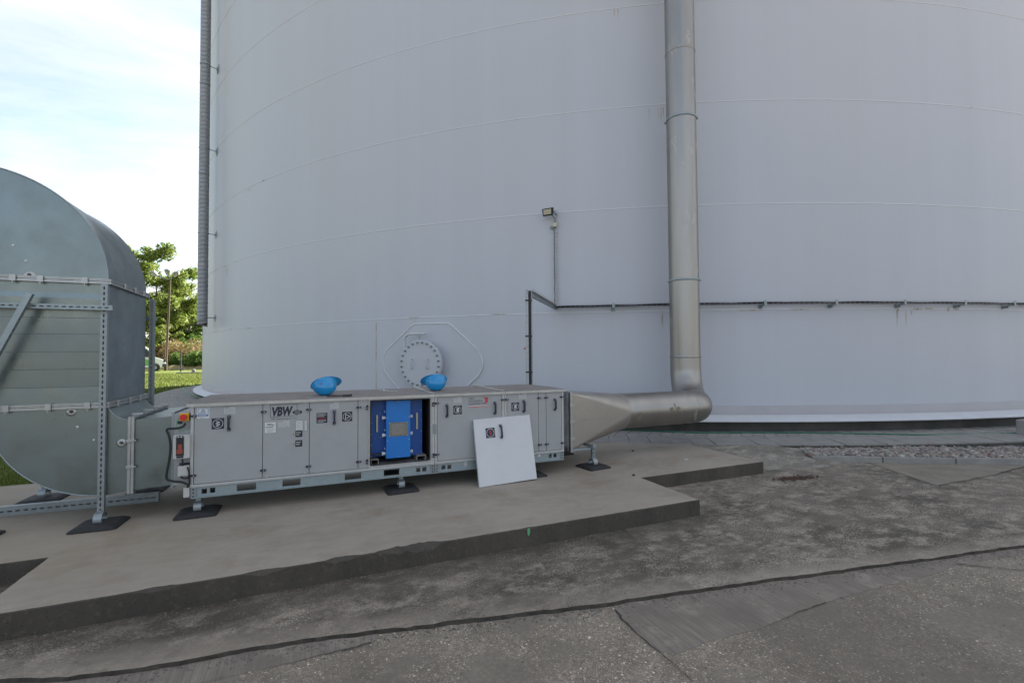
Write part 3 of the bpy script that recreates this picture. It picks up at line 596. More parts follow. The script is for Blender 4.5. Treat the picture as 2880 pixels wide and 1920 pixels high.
def streak(x,y,l,n,seed):      # rust runs hanging from a seam
    r=random.Random(seed); p=on_tank(x,y); k=sum(1 for z in RZ if z<p.z-.1)
    for i in range(n):
        a=taz(p)+r.uniform(-.5,.5)*l/TR; h=r.uniform(.10,.38); wd=r.uniform(.006,.014); mb=MB(); rr_=TR-.0035*k+.0012; z=p.z-.03
        mb.grid([[tpt(a-wd*t/TR,rr_,z-h*u),tpt(a+wd*t/TR,rr_,z-h*u)] for u,t in ((0,1),(.4,.7),(.8,.4),(1,.1))],0,True); mb.build('rust_run','rusty',tk)
streak(1835,300,.45,4,1); streak(1165,897,.15,2,4); streak(640,750,.3,2,5); streak(2545,870,.6,4,6); streak(1720,24,.3,2,7)
p=on_tank(1863,900); mbx=wear(math.degrees(taz(p)),p.z,.03,.3)
p=on_tank(1165,906); wear(math.degrees(taz(p)),p.z,.03,.12)
# manhole
mh_az=taz(on_tank(1197,1020)); mz=1.49
n_=Vector((math.sin(mh_az),math.cos(mh_az),0)); tdir=Vector((0,0,1)).cross(n_)      # tangent, to the right when facing the wall
FM=Fr(tpt(mh_az,TR,mz),tdir,(0,0,1))
mh=MB()
def disc_ring(mb,F,prof,n=40,mi=0,closed=False):
    rows=[[F.p(r*math.cos(2*math.pi*i/n),r*math.sin(2*math.pi*i/n),c) for i in range(n)] for r,c in prof]; return mb.grid(rows,mi,False,close=True)
disc_ring(mh,FM,[(.43,-.05),(.43,.15),(.515,.15),(.515,.19),(.43,.19)]); man=mh.build('manhole','tank',tk,angle=30)
mb=MB(); disc_ring(mb,FM,[(.52,.192),(.52,.235),(.512,.243),(.0,.243)]); mb.build('manhole_cover','tank',man)
nut=MB(); 
for i in range(6):
    pass
nut.cyl((0,0,0),(0,0,.03),.024,6,0,sm=False); nut.cyl((0,0,.03),(0,0,.05),.013,6,0); nm=nut.mesh('bolt','galv_bar')
rotq=n_.to_track_quat('Z','Y').to_euler()
for i in range(24):
    a=2*math.pi*(i+.5)/24; inst(nm,'bolt',man,FM.p(.465*math.cos(a),.465*math.sin(a),.243),rotq)
for sx in (-.19,.19):
    mb=MB(); mb.tube([FM.p(sx,.10,.24),FM.p(sx,.10,.29),FM.p(sx,.07,.30),FM.p(sx,-.07,.30),FM.p(sx,-.10,.29),FM.p(sx,-.10,.24)],.012,8); mb.build('grab_handle','tank',man)
mb=MB(); dv=[(-.46,.02,.10),(-.46,.42,.13),(-.45,.52,.15),(-.40,.60,.18),(-.32,.645,.21),(-.22,.655,.22),(.13,.655,.22)]
mb.tube([FM.p(*q) for q in dv],.024,10); mb.build('davit_arm','flange_white',man)
mb=MB(); mb.tube([FM.p(-.02,.655,.22),FM.p(-.02,.60,.225),FM.p(.0,.585,.225),FM.p(.005,.56,.225),FM.p(-.02,.545,.225),FM.p(-.04,.56,.225),FM.p(-.035,.585,.225),FM.p(-.02,.60,.225)],.008,6); mb.tube([FM.p(-.02,.55,.225),FM.p(-.02,.5,.222)],.009,6); mb.build('davit_hook','galv_dark',man)
# reinforcing plate welded round it
pl=[on_tank(1040+u/6.19,880+v/6.19) for u,v in ((240,800),(255,735),(320,630),(480,472),(640,320),(720,240),(790,192),(1080,186),(1370,180),(1440,228),(1650,420),(1880,640),(1945,755),(1972,840),(1960,960),(1900,1080),(1690,1280))]
pl=[(taz(p),p.z) for p in pl]+[(pl_a,zz) for pl_a,zz in ()]
zb=.66; pl=pl+[(pl[-1][0]+R_(.9),zb),(taz(on_tank(1040+530/6.19,1090))-R_(.8),zb),(taz(on_tank(1040+520/6.19,1093)),on_tank(1124,1093).z),(taz(on_tank(1040+400/6.19,880+1190/6.19)),on_tank(1105,880+1190/6.19).z),(taz(on_tank(1040+265/6.19,880+1010/6.19)),on_tank(1083,880+1010/6.19).z)]
ca=sum(a for a,z in pl)/len(pl); cz=sum(z for a,z in pl)/len(pl); mb=MB()
rings=[]
for s in (1.012,1.0,.75,.5,.25,.02): rings.append([tpt(ca+(a-ca)*s,TR+(.001 if s>1.005 else .018),cz+(z-cz)*s) for a,z in pl])
mb.grid(rings[:2],0,False,close=True); mb.grid(rings[1:],0,True,close=True); mb.build('reinforcing_plate','tank',tk)
mb=MB(); mb.tube([tpt(a,TR+.010,z) for a,z in pl],.022,8,closed=True); mb.build('plate_weld','flange_white',tk)
p=on_tank(1476,979); FS=Fr(tpt(taz(p),TR,p.z),Vector((0,0,1)).cross(Vector((math.sin(taz(p)),math.cos(taz(p)),0))),(0,0,1))
mb=MB(); mb.fbox(FS,-.027,.027,-.027,.027,-.001,.003,0); mb.frect(FS,-.024,.024,-.024,.005,.0045,1); mb.frect(FS,-.018,.018,.010,.022,.0045,1); mb.frect(FS,-.012,.012,-.012,-.004,.0055,0); mb.build('warning_sticker',['white','red'],tk,label='small red and white warning sticker on the tank wall')

# ================================================================== WALL CABLE TRAYS, LAMP
def basket(mb,pts,side,up,wd,ht,pitch,r=.0028):
    # wire basket along a polyline: longitudinal wires and U shaped rungs; side(i), up(i) give the axes
    n=len(pts); 
    for s_,u_ in ((-.5,1),(-.5,0),(0,0),(.5,0),(.5,1)): mb.tube([p+side(i)*s_*wd+up(i)*u_*ht for i,p in enumerate(pts)],r,5)
    for i,p in enumerate(pts):
        if i%pitch==0: mb.tube([p+side(i)*(-.5)*wd+up(i)*ht,p+side(i)*(-.5)*wd,p+side(i)*.5*wd,p+side(i)*.5*wd+up(i)*ht],r,4)
trz=2.60
az0=R_(-144.56); az1=R_(-176); nseg=120
wpts=[tpt(az0+(az1-az0)*i/nseg,TR+.13,trz) for i in range(nseg+1)]; nrm=lambda i:V(math.sin(az0+(az1-az0)*i/nseg),math.cos(az0+(az1-az0)*i/nseg),0)
ct=thing('cable_tray','long wire basket cable tray with black cables running round the tank wall','cable tray',tuple(tpt(R_(-150),TR+.1,trz)))
mb=MB(); basket(mb,wpts,nrm,lambda i:V(0,0,1),.12,.055,1,.0034); mb.build('wire_basket','wire',ct)
rr=random.Random(3)
for k in range(6):
    off=[-.045+.018*k]; ph=rr.random()*6; q=[]
    for i,p in enumerate(wpts): q.append(p+nrm(i)*(-.04+.016*k+.01*math.sin(i*.21+ph))+V(0,0,.016+.010*math.sin(i*.33+ph*2)+.006*(k%3)))
    mb=MB(); mb.tube(q,.0085 if k%2 else .011,6); mb.build('cable','cable',ct)
for azd in (-147.6,-151.4,-155.17,-158.78,-162.44,-165.97,-169.2,-172.5):
    a=R_(azd); F=Fr(tpt(a,TR,trz),Vector((0,0,1)).cross(V(math.sin(a),math.cos(a),0)),(0,0,1)); mb=MB()
    mb.fbox(F,-.02,.02,-.022,-.008,-.002,.21); mb.fbox(F,-.035,.035,-.075,.03,-.002,.010); mb.fbox(F,-.022,.022,-.008,.075,.20,.207); mb.fbox(F,-.014,.014,-.06,-.02,.01,.10); mb.build('wall_bracket','galv_dark',ct)
# branch tray: from the wall out to the unit and down
vx,vy=3.09,6.62; wall=wpts[0]+V(0,0,0); P0=V(vx,vy,trz+.03); d_=(wall-P0); d_.z=0; ln=d_.length; d_.normalize(); sd=V(-d_.y,d_.x,0)
bt=thing('drop_cable_tray','cable tray leaving the tank wall and dropping behind the air unit','cable tray',(vx,vy,PADZ))
hp=[P0+d_*(ln*i/22) for i in range(23)]; mb=MB(); basket(mb,hp,lambda i:sd,lambda i:V(0,0,1),.09,.05,1,.0034); mb.build('horizontal_basket','wire',bt)
vp=[V(vx,vy,PADZ+(trz+.05-PADZ)*i/26) for i in range(27)]; mb=MB(); basket(mb,vp,lambda i:sd,lambda i:-d_,.09,.05,1,.0034); mb.build('vertical_basket','wire',bt)
for k in range(3):
    o=sd*(-.035+.016*k); q=[wall+o*.7+V(0,0,.018+.006*(k%2))]+[p+o+V(0,0,.02) for p in hp[::-1][2:-1]]+[P0+o-d_*.015+V(0,0,.012),P0+o-d_*.03-V(0,0,.03)]+[p+o-d_*(.03+.006*(k%2)) for p in vp[::-1][2:]]
    mb=MB(); mb.tube(q,.011,7); mb.build('cable','cable',bt)
mb=MB(); mb.tube([P0+sd*.03-V(0,0,.05)-d_*.04,P0+sd*.03-V(0,0,.3)+d_*.0],.012,6)
F=Fr(P0,d_,(0,0,1)); mb=MB(); mb.fbox(F,0,ln+.1,-.055,-.02,-.02,.02); mb.build('support_channel','galv_bar',bt,.003)
mb=MB(); mb.fbox(F,.02,.06,-(trz+.03-PADZ),-.02,-.012,.028); mb.build('support_post','galv_dark',bt,.003)
for zz in (2.5,1.95,1.4,.8):
    mb=MB(); mb.fbox(F,-.06,-.02,zz-P0.z-.012,zz-P0.z+.012,-.05,.05); mb.build('cable_clip','black',bt)
# thin tray up to the floodlight
az=taz(on_tank(1566,760)); lt=thing('lamp_cable_tray','thin vertical wire tray climbing the tank wall to the floodlight','cable tray',tuple(tpt(az,TR,trz)))
lv=[tpt(az,TR+.045,trz+.02+(4.60-trz)*i/26) for i in range(27)]; nn=V(math.sin(az),math.cos(az),0); tt=Vector((0,0,1)).cross(nn)
mb=MB(); basket(mb,lv,lambda i:tt,lambda i:nn,.06,.02,1,.0034); mb.build('wire_basket','wire',lt)
mb=MB(); mb.tube([p-tt*(.038+.006*wob(i*.5))+nn*.02 for i,p in enumerate(lv[:-3])],.007,6); mb.build('cable','cable',lt)
for k in (2,9,16,23):
    mb=MB(); q=lv[k]; mb.cyl(q-nn*.045,q,.008,6); mb.build('standoff','galv_dark',lt)
FL=Fr(tpt(az,TR,4.53),tt,(0,0,1))
mb=MB(); mb.fbox(FL,-.065,.02,-.255,-.165,.035,.10); single(mb,'junction_box','beige','small beige junction box under the floodlight on the tank wall','junction box',FL.p(0,-.255,0),bevel=.006)
fl=thing('floodlight','black rectangular floodlight bracketed to the white tank wall','floodlight',tuple(FL.p(-.12,0,0)))
FT=Fr(FL.p(-.145,.02,.22),tt*.96+nn*.28,V(0,0,.94)+nn*.34)
mb=MB(); pr=[(-.105,.075),(.105,.075),(.118,.06),(.10,-.075),(-.10,-.075),(-.118,.06)]; mb.fprism(FT,pr,-.05,.02); hs=mb.build('lamp_housing','black',fl,.006)
mb=MB(); mb.fbox(FT,-.085,.085,-.045,.055,.02,.026); mb.build('lamp_window','lamp_glass',hs,.002)
for i in range(7):
    mb=MB(); mb.fbox(FT,-.09+i*.028,-.086+i*.028,-.06,.06,-.075,-.05); mb.build('cooling_fin','black',hs)
mb=MB(); mb.tube([FL.p(0,.02,.0),FL.p(-.005,.02,.10),FT.p(.125,0,-.02)],.010,6); mb.tube([FT.p(-.125,0,-.02),FT.p(-.125,-.02,-.09),FT.p(.125,-.02,-.09),FT.p(.125,0,-.02)],.008,6); mb.build('lamp_bracket','galv_dark',fl)
mb=MB(); mb.tube([FT.p(.05,-.05,-.05),FL.p(-.02,-.09,.10),FL.p(-.015,-.165,.07)],.006,6); mb.tube([FL.p(-.05,-.255,.07),FL.p(-.075,-.30,.07),FL.p(-.11,-.29,.07),FL.p(-.115,-.25,.07),FL.p(-.075,-.235,.06)],.006,6); mb.build('lamp_cable','cable',fl)
# ================================================================== STAINLESS ROUND DUCT
PR=.262; PY,PZ=6.0,.806; BETA=R_(60); r1,r2=.35,.60; e1=5.63
cb_,sb_=math.cos(BETA),math.sin(BETA); bx_,by_=e1+r1*sb_,PY+r1*(1-cb_); RX,RY=bx_+r2*cb_,by_+r2*sb_
rd=thing('round_duct','stainless steel round duct elbowing up in front of the tank','duct',(RX,RY,PADZ))
TX1=4.32
mb=MB(); mb.tube([V(TX1+(e1-TX1)*i/10,PY,PZ) for i in range(11)],PR,48,caps=False); mb.build('horizontal_pipe','steel',rd)
el1=[V(e1+r1*math.sin(BETA*i/14),PY+r1*(1-math.cos(BETA*i/14)),PZ) for i in range(15)]
el2=[V(bx_+cb_*r2*math.sin(math.pi/2*i/18),by_+sb_*r2*math.sin(math.pi/2*i/18),PZ+r2*(1-math.cos(math.pi/2*i/18))) for i in range(19)]
mb=MB(); mb.tube([V(e1-.03,PY,PZ)]+el1+[el2[1]],PR+.001,48,caps=False); mb.build('elbow','steel',rd)
mb=MB(); mb.tube([el1[-2]]+el2+[V(RX,RY,1.60)],PR+.001,48,caps=False); mb.build('elbow','steel',rd)
top=15.5; zs=[1.59,1.61,7.18,11.6,top]
for a,b in zip(zs[1:],zs[2:]):
    mb=MB(); mb.tube([V(RX,RY,a+(b-a)*i/8) for i in range(9)],PR-.002,48,caps=False); mb.build('riser','steel',rd)
for z in zs[1:-1]:
    mb=MB(); mb.tube([V(RX,RY,z-.02),V(RX,RY,z-.012),V(RX,RY,z+.012),V(RX,RY,z+.02)],[PR,PR+.006,PR+.006,PR],48,caps=False); mb.build('joint_band','steel',rd)
for x in (TX1+.005,5.42,e1-.01):
    mb=MB(); mb.tube([V(x-.02,PY,PZ),V(x-.012,PY,PZ),V(x+.012,PY,PZ),V(x+.02,PY,PZ)],[PR,PR+.005,PR+.005,PR],48,caps=False); mb.build('joint_band','steel',rd)
mb=MB(); mb.tube([p+V((PR+.0015)*sb_*1.0,0,0)*0+V(math.sin(BETA*i/14),-math.cos(BETA*i/14),0)*(PR+.001) for i,p in enumerate(el1)],.004,6); mb.build('elbow_seam','steel_flat',rd)
def on_pipe(x,t): return V(x,PY-(PR+.0022)*math.cos(t),PZ+(PR+.0022)*math.sin(t))
def stain(cx_,ct,rx,rt,seed):
    r=random.Random(seed); q=[on_pipe(cx_+rx*math.cos(a)*k,ct+rt*math.sin(a)*k) for a,k in ((2*math.pi*i/12,r.uniform(.75,1.1)) for i in range(12))]; c=on_pipe(cx_,ct)
    mb=MB(); mb.add([c]+q,[(0,i+1,(i+1)%12+1) for i in range(12)],0,True); mb.build('brown_stain','stain',rd)
for dx_,dt_,rx,rt in ((-.065,.05,.045,.12),(.06,.06,.05,.11),(-.02,-.16,.028,.13),(.05,-.13,.025,.10),(0,.25,.012,.16)): stain(5.13+dx_,.02+dt_,rx,rt,int(dx_*1000))
stain(4.47,-.25,.05,.28,9)
toC=V(CX-RX,CY-RY,0); dC=toC.length; toC=V(math.sin(R_(41)),math.cos(R_(41)),0); sdv=V(-toC.y,toC.x,0)
for z in (2.99,5.95,8.9,11.9):
    mb=MB(); n=32
    rows=[[V(RX+rr_*math.sin(2*math.pi*i/n),RY+rr_*math.cos(2*math.pi*i/n),z+dz) for i in range(n)] for rr_,dz in ((PR,-.022),(PR+.010,-.020),(PR+.012,0),(PR+.010,.020),(PR,.022))]; mb.grid(rows,0,True,close=True)
    for s_ in (-1,1): mb.cyl(V(RX,RY,z)+sdv*s_*(PR+.022)-toC*.02,V(RX,RY,z)+sdv*s_*(PR+.022)+toC*.05,.011,8)
    cl=mb.build('pipe_clamp','galv_dark',rd)
    mb=MB(); F=Fr(V(RX,RY,z),sdv,(0,0,1)); F.n=toC
    mb.fbox(F,-.02,.02,-.02,.02,PR*.9,dC-TR+.03); mb.build('wall_arm','flange_white',cl)
# square to round transition
tx0,tx1=3.125,TX1; ty0,ty1,tz0,tz1=5.43,6.39,.43,1.155
mb=MB(); n=12; sq=[];ci=[]
def corner(j): return [(ty0,tz0),(ty1,tz0),(ty1,tz1),(ty0,tz1)][j%4]
ang=[math.atan2(corner(j)[1]-.79,corner(j)[0]-5.91) for j in range(4)]
q=[]
for j in range(4):
    y,z=corner(j); A=V(tx0,y,z); base=[-3*math.pi/4,-math.pi/4,math.pi/4,3*math.pi/4][j]
    arcp=[V(tx1,PY+PR*math.cos(base-math.pi/4+math.pi/2*i/n),PZ+PR*math.sin(base-math.pi/4+math.pi/2*i/n)) for i in range(n+1)]
    for i in range(n): mb.add([A,arcp[i],arcp[i+1]],[(0,2,1)],0,False)
    y2,z2=corner(j+1); mb.add([A,V(tx0,y2,z2),arcp[n]],[(0,1,2)],0)
mb.build('square_to_round_transition','steel_flat',rd)
mb=MB(); zc=.79
F=Fr((0,ty0,0),(1,0,0),(0,0,1)); a_=V(tx0,ty0-.001,zc+.01); b_=V(TX1-.04,PY-PR-.002,PZ)
mb.tube([a_,b_],.006,6); mb.build('seam_fold','steel_flat',rd)
mb=MB(); tk_=.035
for y0,y1,z0,z1 in ((ty0-tk_,ty1+tk_,tz0-tk_,tz0),(ty0-tk_,ty1+tk_,tz1,tz1+tk_*.6),(ty0-tk_,ty0,tz0,tz1),(ty1,ty1+tk_,tz0,tz1)): mb.box(tx0-.03,tx0,y0,y1,z0,z1)
fg=mb.build('flange_frame','flange_metal',rd,.003)
for z in (1.0,.79,.57):
    mb=MB(); mb.box(tx0-.045,tx0+.02,ty0-.055,ty0-.03,z-.018,z+.018); mb.cyl(V(tx0+.01,ty0-.045,z),V(tx0+.035,ty0-.045,z),.006,6); mb.build('flange_clip','flange_metal',fg,.002)
# flexible sleeve between unit and transition
mb=MB(); rows=[]; 
def loop(x,d):
    y0,y1,z0,z1=ty0-d,ty1+d,tz0-d,tz1+d*.6; o=[]
    for (a,b),(c,e) in zip([(y0,z0),(y1,z0),(y1,z1),(y0,z1)],[(y1,z0),(y1,z1),(y0,z1),(y0,z0)]):
        for i in range(8): o.append(V(x,a+(c-a)*i/8,b+(e-b)*i/8))
    return o
for i in range(7): rows.append(loop(2.985+.115*i/6,.0+.018*math.cos(i*1.4)))
mb.grid(rows,0,True,close=True); mb.build('flexible_sleeve','flex',rd)
# support leg under the transition
def slotted_bar(mb,p0,p1,face,wd=.041,dp=.041,pitch=.05,slot=(.011,.028),mi=0,lip=True):
    p0,p1=Vector(p0),Vector(p1); ez=(p1-p0).normalized(); ex=ez.cross(Vector(face)).normalized(); F=Fr(p0,ex,ez); ln=(p1-p0).length; t=.0025
    sgn=1 if F.n.dot(Vector(face))>0 else -1
    def fb(a0,a1,b0,b1,c0,c1):
        c=sorted((c0*sgn,c1*sgn)); mb.fbox(F,a0,a1,b0,b1,c[0],c[1],mi)
    h=wd/2; sw,sl_=slot; fb(-h,-sw/2,0,ln,-t,0); fb(sw/2,h,0,ln,-t,0); n=int(ln/pitch); o=(ln-n*pitch)/2; b=0
    for i in range(n):
        c=o+pitch*(i+.5); fb(-sw/2,sw/2,b,c-sl_/2,-t,0); b=c+sl_/2
    fb(-sw/2,sw/2,b,ln,-t,0)
    fb(-h,-h+t,0,ln,-dp,-t); fb(h-t,h,0,ln,-dp,-t); fb(-h,h,0,ln,-dp-t,-dp)
    return mb
padm=MB()
def pad_mesh():
    mb=MB(); s=.175
    def rr_(s,r,z):
        o=[]
        for cx_,cy_,a0 in ((s-r,s-r,0),(-s+r,s-r,90),(-s+r,-s+r,180),(s-r,-s+r,270)):
            for i in range(5): a=R_(a0+22.5*i); o.append(V(cx_+r*math.cos(a),cy_+r*math.sin(a),z))
        return o
    L0,L1,L2,L3=rr_(s,.03,0),rr_(s,.03,.014),rr_(s-.03,.04,.032),rr_(s-.05,.045,.036)
    mb.grid([L0,L1,L2,L3],0,False,close=True); mb.add(L3,[tuple(range(20))],0); mb.add(L0,[tuple(range(19,-1,-1))],0); return mb.mesh('rubber_pad','rubber')
PADM=pad_mesh()
def bracket_mesh(h=.10):
    mb=MB(); pts=arc((0,0),.062,R_(200),R_(-20),10); wd=.032
    A=[V(x,-wd,z+.045) for x,z in pts]; B=[V(x,wd,z+.045) for x,z in pts]; A2=[V(x*.9,-wd,.045+z*.9) for x,z in pts]; B2=[V(x*.9,wd,.045+z*.9) for x,z in pts]
    mb.grid([A,B],0,True); mb.grid([A2,B2],0,True); mb.grid([A,A2],0,False); mb.grid([B,B2],0,False)
    mb.box(-.008,.008,-.012,.012,.10,.118); mb.cyl(V(-.03,0,.075),V(.03,0,.075),.007,8); return mb.mesh('arch_bracket','galv_bar')
BRM=bracket_mesh()
def foot(parent,x,y,rz=0):
    p=inst(PADM,'rubber_pad',parent,(x,y,PADZ),(0,0,rz)); b=inst(BRM,'arch_bracket',p,V(0,0,0)+root_origin(parent)*1,None); b.location=(0,0,.02); b.rotation_euler=(0,0,math.pi/2+rz*0); return p
sg=thing('duct_support','small galvanised leg on a rubber pad carrying the square duct end','support',(3.46,5.46,PADZ))
foot(sg,3.47,5.46,.12); foot(sg,3.47,6.42,.1)
for yy in (5.46,6.42):
    mb=MB(); slotted_bar(mb,(3.47,yy-.02,.27),(3.47,yy-.02,.44),(0,-1,0)); mb.build('post','galv_bar',sg)
mb=MB(); slotted_bar(mb,(3.44,5.38,.458),(3.44,6.5,.458),(1,0,0)); mb.build('cross_beam','galv_bar',sg)
mb=MB(); mb.box(3.415,3.465,5.375,5.40,.435,.48); mb.build('end_cap','galv_bar',sg)
for y0_ in (5.45,6.35):
    mb=MB(); mb.box(3.10,3.44,y0_,y0_+.04,.40,.428); mb.build('bearer','galv_dark',sg)

# ================================================================== SPIRAL DUCT AT THE LEFT OF THE TANK
sx,sy=-3.30,18.36; rsp=.148; SN=V(sx-CX,sy-CY,0).normalized(); sx,sy=CX+SN.x*(TR+.36),CY+SN.y*(TR+.36)
sp=thing('spiral_duct','slim grey spiral wound duct running up the left side of the tank','duct',(sx,sy,2.6))
zb_,zt=2.66,15.8; mb=MB(); rows=[];k=0; z=zb_
prof=[]
while z<zt: prof+= [(rsp,z),(rsp,z+.118),(rsp+.004,z+.124),(rsp+.004,z+.132),(rsp,z+.137)]; z+=.137
mb.grid([[V(sx+r*math.cos(2*math.pi*i/28),sy+r*math.sin(2*math.pi*i/28),z+.137*i/28) for i in range(28)] for r,z in prof],0,True,close=True)
mb.build('spiral_pipe','spiral',sp)
for z in (4.70,7.78,10.80,13.9):
    mb=MB(); mb.tube([V(sx,sy,z-.04),V(sx,sy,z+.04)],rsp+.006,28,caps=False); mb.build('coupling','spiral',sp)
ta=Vector((0,0,1)).cross(SN)
for z in (2.98,5.78,8.62,11.45,14.3):
    mb=MB(); mb.tube([V(sx,sy,z-.018),V(sx,sy,z+.018)],rsp+.009,28,caps=False); mb.cyl(V(sx,sy,z)-SN*rsp,V(sx,sy,z)-SN*.36,.014,8)
    F=Fr(V(sx,sy,z)-SN*.36,ta,(0,0,1)); mb.fbox(F,-.05,.05,-.05,.05,-.02,.03); mb.fbox(F,-.11,.11,-.11,.11,-.03,.006); mb.build('pipe_bracket','galv_dark',sp)

# ================================================================== GALVANISED RECTANGULAR DUCT
DX0,DX1=-2.545,-1.725; DY0,DY1=5.45,6.52; UZ,LZ=2.36,1.235
gd=thing('rectangular_duct','large galvanised sheet metal duct bending down into the air unit','duct',((DX0+DX1)/2,(DY0+DY1)/2,PADZ))
F0=Fr((0,DY0,0),(1,0,0),(0,0,1))
def shell(poly,name,mats='galv',dent=0,outer=None):
    mb=MB(); n=len(poly); fr_=[V(x,DY0,z) for x,z in poly]; bk=[V(x,DY1,z) for x,z in poly]
    mb.add(fr_,[tuple(range(n))],0); mb.add(bk,[tuple(range(n-1,-1,-1))],0)
    rows=[]; ns=10
    for s in range(ns+1):
        t=s/ns; row=[]
        for i,(x,z) in enumerate(poly):
            d=0
            if dent and outer and outer[0]<=i<=outer[1]:
                u=(i-outer[0])/(outer[1]-outer[0]); d=dent*math.sin(math.pi*t)*(math.sin(math.pi*u)**.7)*(.75+.5*math.sin(u*6+t*3))
            cx_,cz_=outer[2] if outer else (x,z); l=math.hypot(x-cx_,z-cz_) or 1
            row.append(V(x-(x-cx_)/l*d,DY0+(DY1-DY0)*t,z-(z-cz_)/l*d))
        rows.append(row)
    mb.grid(rows,0,bool(outer),close=True); return mb.build(name,mats,gd)
uc=(-2.70,UZ); ro=uc[0]*-1+DX1; ri=DX0-uc[0]
up=arc(uc,ro,0,R_(90),26)+[(-3.9,UZ+ro),(-3.9,UZ+ri)]+arc(uc,ri,R_(90),0,8)
ue=shell(up,'upper_elbow',dent=.035,outer=(0,26,uc))
lc=(DX1,LZ); rlo=DX1-DX0; bz=LZ-rlo+.012
lo=[(DX0,LZ)]+arc((DX1-.0,LZ),rlo,R_(180),R_(270),22)[1:]+[(-1.535,.437),(-1.535,1.085)]+arc((-1.535,LZ+.04),.19,R_(270),R_(190),8)[1:]+[(DX1,LZ)]
le=shell(lo,'lower_elbow')
# creased straight length
mb=MB(); zz=[LZ]+[LZ+(UZ-LZ)*t for t in (.07,.15,.153,.29,.293,.43,.433,.57,.573,.70,.703,.86,.90)]+[UZ]; yo=[0,0,-.000,.006,.001,.007,.001,.007,.001,.007,.001,.007,.000,.004,0]
A=[V(DX0,DY0+y,z) for z,y in zip(zz,yo)]; B=[V(DX1,DY0+y,z) for z,y in zip(zz,yo)]; mb.grid([A,B],0,False)
mb.add([V(DX1,DY0,LZ),V(DX1,DY1,LZ),V(DX1,DY1,UZ),V(DX1,DY0,UZ),V(DX0,DY0,LZ),V(DX0,DY1,LZ),V(DX0,DY1,UZ),V(DX0,DY0,UZ)],[(0,1,2,3),(5,4,7,6),(1,5,6,2)],0); stg=mb.build('straight_section','galv',gd)
mb=MB(); cx0,cx1=-1.535,-1.20; mb.box(cx0,cx1,DY0,DY1,.437,1.085)
q=mb; mb.v=[(x,y,(z if x<-1.4 else (1.105 if z>1 else .452))) for x,y,z in mb.v]; mb.build('connecting_section','galv',gd,.003)
def flange_ring(name,z=None,x=None,wd=.024,pro=.026):
    ob=None
    for k in (0,1):
        mb=MB(); e=.001+.0*k
        if z is not None:
            z0,z1=(z-wd-.001,z-.001) if k==0 else (z+.001,z+wd+.001); zt_=z1 if k==0 else z0
            for (x0,x1,y0,y1) in ((DX0-pro,DX1+pro,DY0-pro,DY0),(DX0-pro,DX1+pro,DY1,DY1+pro),(DX1,DX1+pro,DY0,DY1),(DX0-pro,DX0,DY0,DY1)): mb.box(x0,x1,y0,y1,z0,z1)
            zz=z0+.006 if k==0 else z1-.006
            mb.box(DX0-pro,DX1+pro,DY0-pro-.004,DY0-pro,min(zz-.006,zz+.006),max(zz-.006,zz+.006)); mb.box(DX1+pro,DX1+pro+.004,DY0-pro,DY1+pro,zz-.006,zz+.006)
        else:
            x0,x1=(x-wd-.001,x-.001) if k==0 else (x+.001,x+wd+.001)
            for (y0,y1,z0,z1) in ((DY0-pro,DY0,.437-pro,1.09+pro),(DY1,DY1+pro,.437-pro,1.09+pro),(DY0,DY1,1.09,1.09+pro),(DY0,DY1,.437-pro,.437)): mb.box(x0,x1,y0,y1,z0,z1)
        o=mb.build(name,'flange_metal',gd,.003); ob=ob or o
    return ob
f_u=flange_ring('flange',z=UZ); f_l=flange_ring('flange',z=LZ); f_v=flange_ring('flange',x=-1.535)
def clip(par,x,z,rot=False,y=DY0-.034):
    mb=MB()
    if rot: mb.box(x-.032,x+.032,y-.008,y+.006,z-.014,z+.014); mb.cyl(V(x+.032,y-.002,z),V(x+.046,y-.002,z),.007,6)
    else: mb.box(x-.022,x+.022,y-.008,y+.006,z-.030,z+.030); mb.cyl(V(x,y-.002,z-.030),V(x,y-.002,z-.044),.007,6)
    mb.build('flange_clip','flange_metal',par,.004)
for u,v in ((85,842),(270,847),(568,852)): p=c1(u,v,DY0-.03); clip(f_u,p.x,UZ)
for u,v in ((38,347),(322,335),(585,322)): p=c2(u,v,DY0-.03); clip(f_l,p.x,LZ)
for u,v in ((875,568),(875,742)): p=c2(u,v,DY0-.03); clip(f_v,-1.535,p.z,True)
def sideclip(par,y,z):
    mb=MB(); mb.box(DX1+.026,DX1+.044,y-.02,y+.02,z-.030,z+.030); mb.build('flange_clip','flange_metal',par,.004)
for y in (5.75,6.05,6.32): sideclip(f_u,y,UZ)
for y in (5.62,5.95,6.25): sideclip(f_l,y,LZ)
for y in (5.62,5.95,6.25,6.45):
    mb=MB(); mb.box(-1.58,-1.49,y-.03,y+.03,1.115,1.135); mb.build('flange_clip','flange_metal',f_v,.004)
def washer(par,p):
    mb=MB(); F=Fr(p,(1,0,0),(0,0,1)); rows=[[F.p(r*math.cos(2*math.pi*i/24),r*math.sin(2*math.pi*i/24),c) for i in range(24)] for r,c in ((.041,-.001),(.039,.004),(.022,.007),(.014,.008),(.012,.003),(0.002,.003))]; mb.grid(rows,0,True,close=True); mb.cyl(F.p(0,0,.003),F.p(0,0,.018),.008,6,1); mb.build('round_washer',['flange_metal','bark'],par)
def rivet(par,p):
    mb=MB(); mb.ball(p,.011,10,6,0,(1,.5,1)); mb.build('plug','knob',par)
def fp1(u,v): return c1(u,v,DY0)
def fp2(u,v): return c2(u,v,DY0)
washer(ue,fp1(197,793)); washer(le,fp2(478,375)); washer(le,fp2(812,583))
for p in (fp1(87,593),fp1(172,698)): rivet(ue,p)
for p in (fp2(517,475),fp2(628,562)): rivet(le,p)
